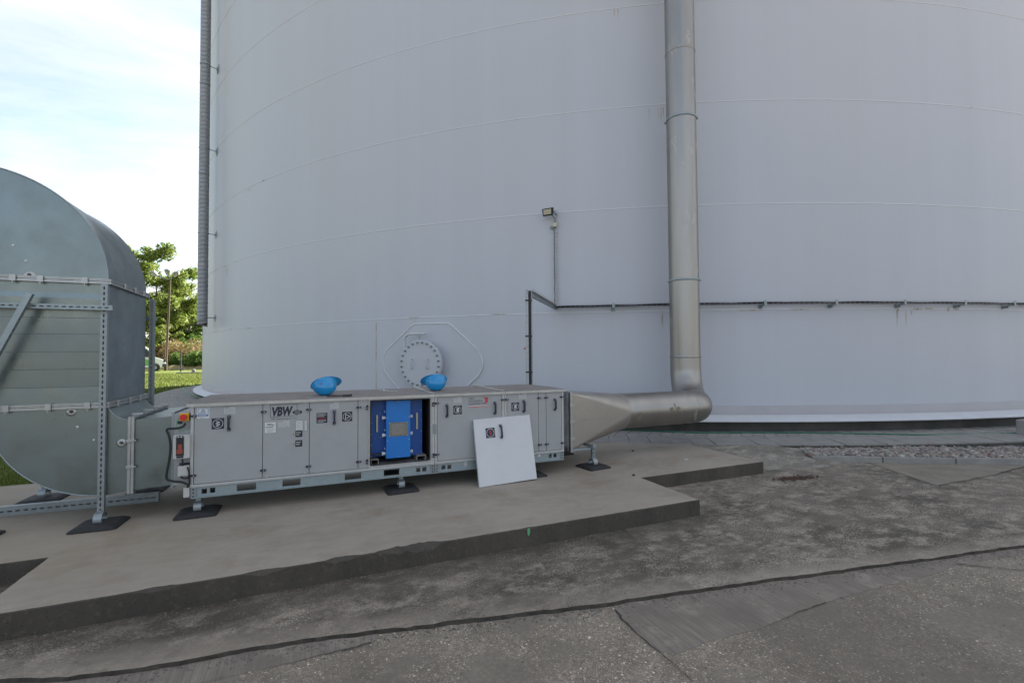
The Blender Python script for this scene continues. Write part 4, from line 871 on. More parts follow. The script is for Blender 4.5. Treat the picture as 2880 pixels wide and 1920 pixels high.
# standing seams on the elbow faces
for par,c_,r_,a0,a1 in ((ue,uc,ro,0,90),(le,(DX1,LZ),rlo,180,270)):
    mb=MB(); pts=arc(c_,r_-.004,R_(a0),R_(a1),24); mb.tube([V(x,DY0-.002,z) for x,z in pts],.006,6); mb.build('edge_fold','galv_dark',par)
mb=MB(); pts=arc((-1.535,LZ+.04),.19,R_(270),R_(190),8); mb.tube([V(x,DY0-.001,z) for x,z in pts],.005,6); mb.build('edge_fold','galv_dark',le)
# support frame
sf=thing('support_frame','galvanised slotted channel frame on rubber pads around the large duct','frame',(-2.2,6,PADZ))
FYF,FYB=DY0-.05,DY1+.12
for x,y,face in ((-1.742,FYF,(0,-1,0)),(-2.62,FYF,(0,-1,0)),(-1.70,FYB,(0,-1,0)),(-2.62,FYB,(0,-1,0))):
    mb=MB(); slotted_bar(mb,(x,y,.255),(x,y,UZ-.02),face,.05,.041); mb.build('post','galv_bar',sf); foot(sf,x,y,-.05)
for y,z in ((FYF-.045,2.115),(FYB+.045,2.115)):
    mb=MB(); slotted_bar(mb,(-3.3,y,z),(-1.665,y,z),(0,-1,0),.045,.03,.05,(.010,.028)); mb.build('cross_bar','galv_dark',sf)
mb=MB(); slotted_bar(mb,(-2.83,FYF-.085,.62),(-2.195,FYF-.085,2.21),(1,0,-.4),.042,.04,.05); mb.build('brace','galv_dark',sf)
# loose slotted channel under the duct
mb=MB(); slotted_bar(mb,(-3.0,6.10,PADZ+.045),(-1.47,6.06,PADZ+.045),(0,-1,0),.09,.05,.06,(.014,.036)); slotted_bar(mb,(-3.0,6.125,PADZ+.0915),(-1.47,6.085,PADZ+.0915),(0,0,1),.05,.003,.06,(.012,.036))
single(mb,'slotted_channel','galv_bar','loose slotted steel channel lying on the concrete under the large duct','steel channel',(-2.2,6.08,PADZ))
# ================================================================== AIR HANDLING UNIT
AB=6.48; ZT,ZB=1.197,.4595
ah=thing('air_handling_unit','long grey air handling unit with doors standing on rubber feet','air unit',(.95,5.9,PADZ))
def X(px): return on_y(px,1220,AY).x
S=dict(l0=-1.055,d1=-1.027,d2=-.447,d3=-.019,n1=.460,o0=.567,o1=1.263,j=1.294,d4=1.324,e4=2.120,j2=2.155,d5=2.185,n2=2.610,d6=2.718,e6=2.937,r=2.967)
# inner bodies (dark behind the door gaps) leave the open bay hollow
mb=MB(); mb.box(-1.05,.57,AY+.02,AB,ZB-.02,ZT+.004); mb.box(1.262,2.962,AY+.02,AB,ZB-.02,ZT+.004); body=mb.build('casing','core',ah)
mb=MB(); mb.box(.57,1.262,AB-.03,AB,ZB-.02,ZT); mb.box(.571,1.261,AY+.02,AB-.03,1.18,ZT+.003); mb.build('bay_lining','inside',ah)
mb=MB(); mb.box(.571,1.261,AY+.004,AB-.03,ZB-.02,ZB+.012); mb.build('bay_floor','inside_floor',ah)
mb=MB(); 
for a0,a1,b0,b1 in ((.567,.585,ZB,ZT),(1.245,1.263,ZB,ZT),(.585,1.245,ZT-.018,ZT),(.585,1.245,ZB,ZB+.018)): mb.fbox(FA,a0,a1,b0,b1,-.03,-.002)
mb.build('bay_frame','alu',ah,.002)
mb=MB(); q=[FA.p(.59,ZB+.03,.0),FA.p(.59,ZT-.03,.0),FA.p(.60,ZT-.02,0),FA.p(1.225,ZT-.022,0),FA.p(1.238,ZT-.035,0),FA.p(1.236,ZB+.05,.004),FA.p(1.225,ZB+.028,.004),FA.p(.60,ZB+.022,0)]; mb.tube(q,.007,6,closed=True); mb.build('door_seal','seal',ah)
# back side panel
mb=MB(); mb.box(-1.05,2.96,AB,AB+.02,ZB,ZT); mb.build('back_panel','door',ah)
# posts and rails
for a0,a1 in ((S['l0'],S['d1']-.002),(S['o1']+.001,S['j']-.0015),(S['j']+.0015,S['d4']-.002),(S['e4']+.002,S['j2']-.0015),(S['j2']+.0015,S['d5']-.002),(S['e6']+.002,S['r'])):
    mb=MB(); mb.fbox(FA,a0,a1,ZB-.018,ZT+.005,-.03,.001); mb.build('corner_post','alu',ah,.003)
for a0,a1 in ((S['l0'],S['j']-.0015),(S['j']+.0015,S['j2']-.0015),(S['j2']+.0015,S['r'])):
    mb=MB(); mb.fbox(FA,a0,a1,ZB-.0285,ZB-.003,-.03,.004); mb.build('bottom_profile','alu',ah,.003)
def door(a0,a1,name='door'):
    mb=MB(); mb.fbox(FA,a0+.0022,a1-.0022,ZB+.001,ZT-.001,-.028,.0); return mb.build(name,'door',ah,.003)
D1=door(S['d1'],S['d2']); D2=door(S['d2'],S['d3'],'panel'); D3=door(S['d3'],S['n1']); N1=door(S['n1'],S['o0'],'narrow_panel'); D4=door(S['d4'],S['e4']); D5=door(S['d5'],S['n2']); N2=door(S['n2'],S['d6'],'narrow_panel'); D6=door(S['d6'],S['e6'])
# latches
mb=MB(); F=Fr((0,0,0),(1,0,0),(0,0,1)); mb.fbox(F,-.024,.024,-.0095,.0095,0,.016,0); mb.fbox(F,-.020,-.004,-.007,.007,.016,.024,0); mb.cyl(F.p(.006,0,.0155),F.p(.006,0,.0185),.0055,10,1); LAT=mb.mesh('latch',['navy','alu'])
def latch(par,p,vert=False): inst(LAT,'latch',par,V(p.x,AY-.001,p.z),(0,R_(90) if vert else 0,0))
for par,cf,u,v,vt in ((D1,c3,243,408,0),(D1,c3,235,1032,0),(D2,c3,977,365,0),(D2,c3,970,977,0),(D3,c3,1450,340,0),(D3,c3,1447,935,0),(N1,c3,1977,317,0),(N1,c3,1973,887,0),(N1,c3,2063,318,1),(N1,c3,2062,885,1),(D4,c4,1245,398,1),(D4,c4,1298,385,0),(D4,c4,1250,1150,1),(D4,c4,1302,1137,0),(D4,c5,1053,312,0),(D5,c5,1098,310,0),(D5,c5,1548,287,0),(N2,c5,1643,283,0),(D6,c5,1860,272,0),(D5,c5,1558,930,0),(N2,c5,1652,923,0),(D6,c5,1870,905,0),(D5,c5,1098,960,0)): latch(par,cf(u,v),vt)
# handles
def handle_mb(F,a,z0,z1):
    mb=MB(); m_=(z0+z1)/2
    pts=[(z0+.012,0),(z0+.012,.020),(z0+.02,.034),(z0+.035,.038),(z1-.035,.038),(z1-.02,.034),(z1-.012,.020),(z1-.012,0)]
    for s in (0,1):
        zz=z0+.012 if s==0 else z1-.012; mb.fbox(F,a-.0135,a+.0135,zz-.014,zz+.014,0,.014,0); mb.cyl(F.p(a,zz-.003+.006*s,.0135),F.p(a,zz-.003+.006*s,.016),.005,8,1)
    A=[]
    for dx in (-.010,.010): pass
    q=[]
    prof=[(F.p(a+s1*.010,z,c),F.p(a+s1*.010,z,max(0,c-.014))) for s1 in (-1,1) for z,c in pts]
    n=len(pts); Lo=[prof[i][0] for i in range(n)]; Li=[prof[i][1] for i in range(n)]; Ro=[prof[n+i][0] for i in range(n)]; Ri=[prof[n+i][1] for i in range(n)]
    mb.grid([Li,Lo,Ro,Ri,Li],0,False); return mb
def handle(par,r):
    x0,x1,z0,z1=r; handle_mb(FA,(x0+x1)/2,z0,z1).build('handle',['navy','alu'],par,.003)
handle(D1,rect(c3,592,402,634,562)); handle(D3,rect(c3,1702,347,1734,497)); handle(D4,rect(c5,255,374,298,553)); handle(D4,rect(c5,915,340,960,513)); handle(D5,rect(c5,1313,317,1360,486)); handle(D6,rect(c5,1742,295,1788,460))
# rivets / screw caps on the fixed panels
mb=MB(); mb.cyl(V(0,0,0),V(0,-.003,0),.009,10); SC=mb.mesh('screw_cap','alu')
for par,cf,u,v in ((D2,c3,1014,292),(D2,c3,1417,273),(D2,c3,1008,1045),(D2,c3,1410,1005),(N1,c4,195,350),(N1,c4,241,348),(N1,c4,192,1328),(N1,c4,241,1324),(N2,c5,1578,212),(N2,c5,1608,211),(N2,c5,1590,1002),(N2,c5,1620,999)):
    p=cf(u,v); inst(SC,'screw_cap',par,V(p.x,AY-.0005,p.z))
mb=MB(); r_=rect(c4,1240,690,1292,835); mb.fbox(FA,r_[0],r_[1],r_[2],r_[3],.001,.006); mb.cyl(FA.p(r_[0]+.02,(r_[2]+r_[3])/2,.006),FA.p(r_[0]+.02,(r_[2]+r_[3])/2,.011),.008,6); mb.build('joining_plate','galv_bar',ah,.001)
# ---- signs and stickers
def sign(par,r,draw,mats,name='sign',label=None,th=.0012):
    x0,x1,z0,z1=square(r) if mats[0]=='sign_navy' and abs((r[1]-r[0])-(r[3]-r[2]))<.04 else r; mb=MB(); mb.fbox(FA,x0,x1,z0,z1,.0002,th,0); draw(mb,x0,x1,z0,z1,th+.0006); return mb.build(name,mats,par,label=label)
def ring_sym(F,mb,x0,x1,z0,z1,c,kind,mi=1,mi2=1):
    cx_,cz_=(x0+x1)/2,(z0+z1)/2; r=(x1-x0)*.42; mb.fring(F,cx_,cz_,r*.91,r,c,mi); k=r*.95; wd=r*.13
    if kind=='zig': mb.fstroke(F,[(cx_-.35*k,cz_+.55*k),(cx_+.38*k,cz_+.30*k),(cx_-.38*k,cz_+.05*k),(cx_+.38*k,cz_-.20*k),(cx_-.35*k,cz_-.45*k),(cx_+.12*k,cz_-.66*k)],wd,c,mi)
    if kind=='tri': mb.fstroke(F,[(cx_-.40*k,cz_+.62*k),(cx_+.72*k,cz_),(cx_-.40*k,cz_-.62*k),(cx_-.40*k,cz_+.62*k)],wd,c,mi)
    if kind=='zigzag':
        for s in (-.22,0,.22): mb.fstroke(F,[(cx_+(s-.12)*k,cz_+.62*k),(cx_+(s+.28)*k,cz_+.32*k),(cx_+(s-.22)*k,cz_+.02*k),(cx_+(s+.28)*k,cz_-.28*k),(cx_+(s-.18)*k,cz_-.60*k)],wd*1.1,c,mi)
    if kind=='flame':
        mb.fpoly(F,[(cx_-.22*k,cz_+.10*k),(cx_+.05*k,cz_+.12*k),(cx_+.16*k,cz_+.35*k),(cx_+.25*k,cz_+.62*k),(cx_-.02*k,cz_+.52*k),(cx_-.25*k,cz_+.62*k),(cx_-.12*k,cz_+.36*k)],c,mi2)
        mb.fpoly(F,[(cx_-.15*k,cz_+.02*k),(cx_+.22*k,cz_+.05*k),(cx_+.30*k,cz_-.28*k),(cx_+.08*k,cz_-.62*k),(cx_-.12*k,cz_-.66*k),(cx_+.02*k,cz_-.34*k),(cx_-.20*k,cz_-.25*k)],c,mi2)
def square(r): # real plates are square: keep the width
    x0,x1,z0,z1=r; h=(x1-x0); m_=(z0+z1)/2; return (x0,x1,m_-h/2,m_+h/2)
sign(D1,rect(c3,430,430,562,546),lambda mb,*a:ring_sym(FA,mb,*a,'zig'),['sign_navy','white'],label='dark square sign with a white zigzag in a circle')
sign(D3,rect(c3,1800,361,1907,466),lambda mb,*a:ring_sym(FA,mb,*a,'tri'),['sign_navy','white'],label='dark square sign with a white triangle in a circle')
for par,r in ((D4,rect(c5,367,390,485,516)),(D5,rect(c5,1167,348,1274,467))): sign(par,r,lambda mb,*a:ring_sym(FA,mb,*a,'zigzag'),['sign_navy','white'],label='dark square sign with white zigzag arrows in a circle')
def dr(mb,x0,x1,z0,z1,c):
    w_,h=x1-x0,z1-z0; mb.fprism(FA,[(x0+.08*w_,z0+.18*h),(x1-.08*w_,z0+.18*h),(x1-.08*w_,z1-.06*h),(x0+.08*w_,z1-.06*h)],c-.0004,c,1); c+=.0006
    mb.frect(FA,x0+.12*w_,x1-.12*w_,z0+.34*h,z1-.10*h,c,0); c+=.0006; m_=(x0+x1)/2
    mb.fstroke(FA,[(m_-.16*w_,z0+.60*h),(m_,z1-.16*h),(m_+.16*w_,z0+.60*h),(m_-.16*w_,z0+.60*h)],.05*w_,c,1); mb.lines(FA,x0+.14*w_,x1-.14*w_,z0+.38*h,z0+.52*h,2,c,1,.6,3); mb.lines(FA,x0+.15*w_,x1-.15*w_,z0+.20*h,z0+.32*h,2,c,0,.5,4); mb.lines(FA,x0+.22*w_,x1-.22*w_,z0+.03*h,z0+.12*h,1,c,2,.6,5)
sign(D1,rect(c3,275,320,407,433),dr,['white','tuv','ink_grey'],'sticker')
def pale(par,r,seed,ce=False):
    def d(mb,x0,x1,z0,z1,c):
        w_,h=x1-x0,z1-z0; mb.lines(FA,x0+.05*w_,x0+.55*w_,z1-.14*h,z1-.03*h,1,c,2,.7,seed); mb.lines(FA,x0+.08*w_,x1-.05*w_,z0+.08*h,z1-.22*h,6,c,1,.35,seed+1)
        if ce: mb.text(FA,'CE',x1-.28*w_,z0+.06*h,.14*h,c+.0005,2,0,.01)
    sign(par,r,d,['pale','ink_grey','ink'],'data_label')
pale(D1,rect(c3,560,312,680,385),11); pale(D2,rect(c3,1130,460,1250,525),12,True); pale(D3,rect(c3,1672,265,1765,333),13); pale(D4,rect(c5,372,275,480,352),14); pale(D5,rect(c5,1272,226,1372,300),15)
def info(mb,x0,x1,z0,z1,c):
    w_,h=x1-x0,z1-z0; mb.fstroke(FA,[(x0,z0),(x1,z0),(x1,z1),(x0,z1),(x0,z0)],.02*w_,c,1); mb.text(FA,'VBW',x0+.22*w_,z0+.68*h,.18*h,c+.0006,1,.12,.02,.42*w_); mb.fpoly(FA,[(x0+w_*(.72+.1*math.cos(t*.628)),z0+h*(.70+.045*math.sin(t*.628))) for t in range(10)],c+.0006,1)
    mb.lines(FA,x0+.10*w_,x1-.06*w_,z0+.48*h,z0+.58*h,1,c+.0006,1,.7,21); mb.lines(FA,x0+.14*w_,x1-.12*w_,z0+.08*h,z0+.40*h,4,c+.0006,2,.35,22)
sign(D2,rect(c3,985,471,1108,588),info,['white','ink','ink_grey'],'info_label')
def table(mb,x0,x1,z0,z1,c):
    w_,h=x1-x0,z1-z0; mb.fstroke(FA,[(x0,z0),(x1,z0),(x1,z1),(x0,z1),(x0,z0)],.02*w_,c,1); mb.frect(FA,x0+.60*w_,x0+.80*w_,z0+.03*h,z1-.03*h,c+.0006,2); mb.lines(FA,x0+.06*w_,x0+.55*w_,z0+.06*h,z1-.06*h,7,c+.0006,2,.35,31); mb.lines(FA,x0+.82*w_,x0+.97*w_,z0+.06*h,z1-.06*h,7,c+.0006,2,.35,32)
sign(D2,rect(c3,1312,454,1432,566),table,['white','ink','ink_grey'],'info_label')
def logo(mb,x0,x1,z0,z1,c):
    w_,h=x1-x0,z1-z0; fx1=x0+.835*w_
    mb.fstroke(FA,[(x0,z0+.03*h),(fx1-.0*w_,z0+.10*h),(fx1,z0+.22*h)],.012*w_,c,1); mb.fstroke(FA,[(fx1,z0+.50*h),(fx1,z1),(x0,z1),(x0,z0+.03*h)],.012*w_,c,1)
    mb.text(FA,'VBW',x0+.045*w_,z0+.16*h,.68*h,c+.0004,1,.18,.05,.66*w_)
    ex_,ez_=x0+.845*w_,z0+.36*h; mb.fpoly(FA,[(ex_+.155*w_*math.cos(t*.2618),ez_+.165*h*math.sin(t*.2618)) for t in range(24)],c+.0012,1)
    for k in (-.07,.0,.07): mb.fstroke(FA,[(ex_+.11*w_*(t/6-.5)*1.6,ez_+k*h+.022*h*math.sin(t*1.05+1.2)) for t in range(7)],.010*w_,c+.0018,2)
r_=rect(c3,1048,288,1382,421); mb=MB(); logo(mb,*r_,.0008); mb.text(FA,'VBW Engineering sp. z o.o.',r_[0]+.005,c3(1190,441).z,.0125,.0008,1,0,.012,(r_[1]-r_[0])*.82); mb.build('maker_lettering',['white','sign_navy','pale'],D2,label='dark maker lettering with an oval wave emblem')
def warn(mb,x0,x1,z0,z1,c):
    w_,h=x1-x0,z1-z0; mb.lines(FA,x0+.04*w_,x1-.04*w_,z0+.60*h,z1-.05*h,5,c,1,.5,41); mb.text(FA,'UWAGA !',(x0+x1)/2-.04*w_,z0+.38*h,.12*h,c+.0005,2,0,.03,None,'CENTER'); mb.lines(FA,x0+.06*w_,x1-.1*w_,z0+.06*h,z0+.32*h,3,c,1,.5,42)
sign(D3,rect(c3,1532,374,1646,484),warn,['sign_navy','pale','red'],label='dark warning sign with red heading')
for u0,v0,u1,v1 in ((1310,577,1383,611),(1309,679,1382,713)):
    r_=rect(c3,u0,v0,u1,v1); sign(D2,r_,lambda mb,x0,x1,z0,z1,c:mb.lines(FA,x0+.08*(x1-x0),x1-.08*(x1-x0),z0+.2*(z1-z0),z1-.15*(z1-z0),2,c,1,.45,51),['sign_navy','pale'],'sensor_label')
    mb=MB(); zc_=(r_[2]+r_[3])/2; mb.cyl(FA.p(r_[0]-.016,zc_,0),FA.p(r_[0]-.016,zc_,.006),.013,12,0); mb.cyl(FA.p(r_[0]-.016,zc_,.006),FA.p(r_[0]-.016,zc_,.009),.005,8,1); mb.build('sensor_plug',['brass','ink'],D2)
# award logo: lettering, bird head, red and white ribbon
mb=MB()
for body,v,u1 in (('OR\u0141Y',309,664),('POLSKIEGO',347,771),('BUDOWNICTWA',386,819)):
    p=c5(580,v); mb.text(FA,body,p.x,p.z,.0225,.001,0,0,.006,c5(u1,v).x-p.x)
def pp(u,v): p=c5(u,v); return (p.x,p.z)
mb.fpoly(FA,[pp(*q) for q in ((790,352),(815,318),(832,290),(842,330),(832,360),(822,340))],.0012,1)
mb.fpoly(FA,[pp(*q) for q in ((790,290),(800,276),(822,274),(842,284),(848,302),(832,300),(822,312),(808,314),(798,304))],.0018,1)
mb.fpoly(FA,[pp(*q) for q in ((822,276),(842,282),(848,304),(838,298),(828,290))],.0024,0); mb.fpoly(FA,[pp(*q) for q in ((806,286),(816,284),(818,292),(808,294))],.003,2)
mb.fstroke(FA,[pp(*q) for q in ((755,290),(770,276),(790,271),(812,274))],.003,.0012,1); mb.fstroke(FA,[pp(*q) for q in ((822,340),(826,362),(840,378))],.0035,.0012,1)
top_=[pp(578+45*i,398-6*i*.35+4*math.sin(i*1.2)) for i in range(7)]; mid_=[(x,z-.0085) for x,z in top_]; low_=[(x,z-.008) for x,z in mid_]
for i in range(6): mb.fpoly(FA,[top_[i],mid_[i],mid_[i+1],top_[i+1]],.0012,2); mb.fpoly(FA,[mid_[i],low_[i],low_[i+1],mid_[i+1]],.0012,1)
mb.build('award_lettering',['ink','red','white'],D4,label='dark lettering with a red bird head and red and white ribbon')
# ---- roof
def roof(x0,x1,name='roof_panel'):
    mb=MB(); y0,y1=AY-.022,AB+.04; zt_=1.222
    rows=[[V(x,y,zt_+.010*math.sin(math.pi*(y-y0)/(y1-y0))*(1 if x0+.01<x<x1-.01 else .6)) for x in [x0+(x1-x0)*i/8 for i in range(9)]] for y in [y0+(y1-y0)*j/6 for j in range(7)]]
    mb.grid(rows,0,True); mb.box(x0,x1,y0,y0+.02,ZT-.004,zt_,1); mb.box(x0,x1,y1-.02,y1,ZT-.004,zt_,1); mb.box(x0,x0+.015,y0+.02,y1-.02,ZT-.004,zt_,1); mb.box(x1-.015,x1,y0+.02,y1-.02,ZT-.004,zt_,1); mb.box(x0+.015,x1-.015,y0+.02,y1-.02,ZT+.005,zt_-.006,1)
    return mb.build(name,['roof','roof_edge'],ah)
R1=roof(-1.085,1.292); R2=roof(1.296,2.153); R3=roof(2.157,2.995)
mb=MB(); mb.box(1.281,1.307,AY+.02,AB+.03,1.226,1.248); mb.v=[(x,y,(z-.018 if (z>1.24 and y<AY+.1) else z)) for x,y,z in mb.v]; mb.build('roof_joint_strip','roof_edge',R1,.002)
mb=MB(); mb.box(2.143,2.167,AY+.02,AB+.03,1.226,1.252); mb.v=[(x,y,(z-.020 if (z>1.24 and y<AY+.1) else z)) for x,y,z in mb.v]; mb.build('roof_joint_strip','roof_edge',R2,.002)
bm_=MB(); bm_.cyl(V(0,0,0),V(0,0,.006),.008,8); RB=bm_.mesh('roof_screw','galv_bar')
for x in (-.9,-.3,.3,.9): inst(RB,'roof_screw',R1,V(x,AB+.01,1.222)); inst(RB,'roof_screw',R1,V(x+.15,AY+.02,1.222))
for x in (2.3,2.55,2.85): inst(RB,'roof_screw',R3,V(x,AB+.01,1.222))
# ---- base rail with punched openings
holes=[]
for cf,l_ in ((c3,((322,1170,382,1222),(410,1160,468,1212),(693,1113,898,1190),(1172,1068,1365,1142),(1828,1006,2003,1076))),(c4,((520,1355,750,1445),(995,1328,1058,1393),(1085,1318,1148,1384),(1368,1292,1428,1355),(1455,1283,1515,1346))),(c5,((1680,1060,1725,1112),(1748,1053,1792,1104)))):
    for h in l_: holes.append(rect(cf,*h,AY+.012))
holes.sort(); RB0,RB1=.338,.432; FB=Fr((0,AY+.012,0),(1,0,0),(0,0,1))
for (xa,xb) in ((S['l0']+.02,S['j']-.002),(S['j']+.002,S['r']-.004)):
    mb=MB(); x=xa
    for h0,h1,z0_,z1_ in holes:
        if not xa<h0<xb: continue
        z0_,z1_=max(z0_,RB0+.014),min(z1_,RB1-.014); mb.fbox(FB,x,h0,RB0,RB1,-.006,0); mb.fbox(FB,h0,h1,RB0,z0_,-.006,0); mb.fbox(FB,h0,h1,z1_,RB1,-.006,0)
        for e in (h0,h1): mb.fbox(FB,e-.002,e+.002,z0_-.002,z1_+.002,-.022,-.0061)
        x=h1
    mb.fbox(FB,x,xb,RB0,RB1,-.006,0); mb.fbox(FB,xa,xb,RB0-.008,RB0,-.05,.022); mb.fbox(FB,xa,xb,RB1,RB1+.006,-.05,.006); mb.build('base_rail','galv_dark',ah)
mb=MB(); mb.box(S['l0']+.02,S['r']-.004,AB-.02,AB,RB0,RB1+.006); mb.build('base_rail','galv_dark',ah)
for x in (-1.0,.0,1.0,1.27,1.32,2.1,2.93):
    mb=MB(); mb.box(x-.02,x+.02,AY+.03,AB-.021,RB0,RB1); mb.build('cross_member','galv_dark',ah)
mb=MB(); mb.box(-1.04,2.95,AY+.04,AB-.03,RB1+.007,ZB-.022); mb.build('underside','galv_dark',ah)
for cf,r4,hz_ in ((c3,(207,1160,265,1268),(1182,1217,1254)),(c4,(1213,1288,1265,1412),(1310,1350,1392)),(c4,(1272,1280,1330,1406),(1305,1347,1390)),(c5,(1845,1025,1892,1132),(1043,1078,1113))):
    r_=rect(cf,*r4); mb=MB(); mb.fbox(FB,r_[0],r_[1],RB0-.012,RB1+.002,.0005,.010,0)
    for v in hz_: mb.cyl(FB.p((r_[0]+r_[1])/2,cf((r4[0]+r4[2])/2,v).z,.0095),FB.p((r_[0]+r_[1])/2,cf((r4[0]+r4[2])/2,v).z,.0105),.009,12,1)
    mb.build('end_plate',['galv_bar','ink'],ah)
bh=MB(); bh.cyl(V(0,0,0),V(0,-.007,0),.0085,6,0,sm=False); BH=bh.mesh('bolt','galv_bar')
for cf,u,v in ((c3,355,1140),(c3,790,1100),(c3,1207,1058),(c3,1598,1028),(c3,1597,1072),(c3,1972,982),(c4,1340,1335),(c4,1290,1010)):
    p=cf(u,v,AY+.012); inst(BH,'bolt',ah,V(p.x,AY+.011,p.z))
for u,v in ((1545,1078),): 
    p=c5(u,v,AY+.012); mb=MB(); mb.fpoly(FB,[(p.x-.012,p.z-.006),(p.x+.018,p.z-.022),(p.x+.024,p.z+.002),(p.x+.002,p.z+.02)],.001,0); mb.build('paper_scrap','white',ah)
p=c5(534,1195,AY+.012); mb=MB(); mb.frect(FB,p.x-.016,p.x+.016,p.z-.026,p.z+.028,.001,0); mb.build('paper_label','pale',ah)
# ---- feet
for x,rz in ((-1.0,.0),(.93,.03),(2.52,.05)):
    for y in (5.44,6.36):
        foot(ah,x,y,rz); mb=MB(); mb.box(x-.022,x+.022,y-.02,y+.02,.25,RB0-.008); mb.box(x-.035,x+.06,y-.028,y+.028,RB0-.022,RB0-.0085); mb.cyl(V(x,y-.021,.275),V(x,y-.026,.275),.009,8,1); mb.build('leg',['galv_bar','ink'],ah,.002)
# ---- left inlet collar with switchgear
mb=MB(); mb.box(-1.196,-1.057,AY+.055,AB,.452,1.128); mb.build('inlet_collar','door',ah,.004)
mb=MB(); mb.box(-1.222,-1.197,AY+.07,AB+.01,.43,1.145); mb.build('collar_flange','galv_bar',ah,.003)
FC=Fr((0,AY+.055,0),(1,0,0),(0,0,1))
r_=rect(c3,92,382,192,462,AY+.0); mb=MB(); mb.fbox(FC,r_[0],r_[1],r_[2],r_[3],0,.05); es=mb.build('stop_switch_box','yellow',ah,.004,label='yellow emergency stop box with red button')
mb=MB(); cx_,cz_=(r_[0]+r_[1])/2-.004,(r_[2]+r_[3])/2; mb.cyl(FC.p(cx_,cz_,.05),FC.p(cx_,cz_,.062),.014,14); mb.cyl(FC.p(cx_,cz_,.062),FC.p(cx_,cz_,.078),.028,18); mb.build('stop_button','red_plastic',es,.003)
r_=rect(c3,55,466,108,500,AY); mb=MB(); mb.fbox(FC,r_[0],r_[1],r_[2],r_[3],0,.002,0); mb.build('sensor_label','sign_navy',ah)
r_=rect(c3,18,612,195,862,AY-.06); mb=MB(); mb.fbox(FC,r_[0],r_[1],r_[2],r_[3],.01,.10); sb=mb.build('isolator_box','box_grey',ah,.006,label='grey isolator enclosure with smoked window and red switch')
w_=r_[1]-r_[0]; h=r_[3]-r_[2]; mb=MB(); mb.fbox(FC,r_[0]+.19*w_,r_[0]+.66*w_,r_[2]+.13*h,r_[2]+.90*h,.1005,.106); mb.build('smoked_window','smoke',sb,.003)
mb=MB(); mb.fbox(FC,r_[0]+.24*w_,r_[0]+.60*w_,r_[2]+.22*h,r_[2]+.40*h,.1065,.112); mb.fbox(FC,r_[0]+.30*w_,r_[0]+.55*w_,r_[2]+.40*h,r_[2]+.62*h,.1065,.110); mb.build('red_switch','orange_red',sb,.004)
mb=MB(); mb.frect(FC,r_[0]+.22*w_,r_[0]+.64*w_,r_[2]+.88*h,r_[2]+.98*h,.1068,0); mb.frect(FC,r_[0]+.22*w_,r_[0]+.64*w_,r_[2]+.04*h,r_[2]+.12*h,.1012,0); mb.frect(FC,r_[0]+.28*w_,r_[0]+.38*w_,r_[2]+.91*h,r_[2]+.95*h,.1075,1); mb.frect(FC,r_[0]+.46*w_,r_[0]+.56*w_,r_[2]+.91*h,r_[2]+.95*h,.1075,1); mb.build('box_label',['sign_navy','white'],sb)
for a_,b_2 in ((.06,.06),(.93,.06),(.06,.95),(.93,.95)):
    mb=MB(); mb.cyl(FC.p(r_[0]+a_*w_,r_[2]+b_2*h,.10),FC.p(r_[0]+a_*w_,r_[2]+b_2*h,.103),.005,8); mb.build('cover_screw','ink_grey',sb)
mb=MB(); mb.fbox(FC,r_[0]+.25*w_,r_[1]+.01,r_[3]-.005,r_[3]+.045,0,.012); mb.build('mounting_plate','galv_bar',ah,.002)
r_=rect(c3,72,915,190,990,AY-.02); mb=MB(); mb.fbox(FC,r_[0],r_[1],r_[2],r_[3],0,.008); mb.build('navy_plate','sign_navy',ah)
r_=rect(c3,65,938,187,1048,AY-.03); mb=MB(); mb.fbox(FC,r_[0],r_[1],r_[2],r_[3],.01,.065); mb.build('junction_box','box_grey',ah,.005)
r_=rect(c3,132,1158,197,1264,AY); mb=MB(); mb.fbox(FC,r_[0],r_[1],r_[2],r_[3],.0,.06); mb.build('junction_box','box_grey',ah,.005)
mb=MB(); q=[c2(u,v,AY-.02) for u,v in ((1238,450),(1225,470),(1195,482),(1150,486),(1122,488),(1115,500),(1128,530),(1138,580),(1138,640),(1130,700),(1118,760),(1112,805),(1122,828),(1160,838),(1215,844),(1255,860))]
def smooth(q,n=6):
    o=[]
    for i in range(len(q)-1):
        a,b,c,d=q[max(0,i-1)],q[i],q[i+1],q[min(len(q)-1,i+2)]
        for k in range(n):
            t=k/n; o.append(.5*((2*b)+(c-a)*t+(2*a-5*b+4*c-d)*t*t+(3*b-a-3*c+d)*t**3))
    return o+[q[-1]]
mb.tube(smooth(q),.0105,8); mb.build('cable','cable',ah)
mb=MB(); mb.tube(smooth([c2(u,v,AY-.0) for u,v in ((1215,690),(1220,705),(1216,725),(1222,745))]),.008,6); mb.tube(smooth([c2(u,v,AY-.03) for u,v in ((1252,740),(1262,780),(1258,812),(1230,818),(1205,806))]),.008,6); mb.tube(smooth([c2(u,v,AY-.02) for u,v in ((1262,800),(1266,850),(1250,880))]),.009,6); mb.build('cable','cable',ah)
mb=MB(); mb.tube(smooth([c2(u,v,AY-.02) for u,v in ((1195,415),(1178,440),(1182,475),(1205,498),(1222,485),(1224,462))]),.0035,5); mb.build('earth_wire','green_wire',ah)

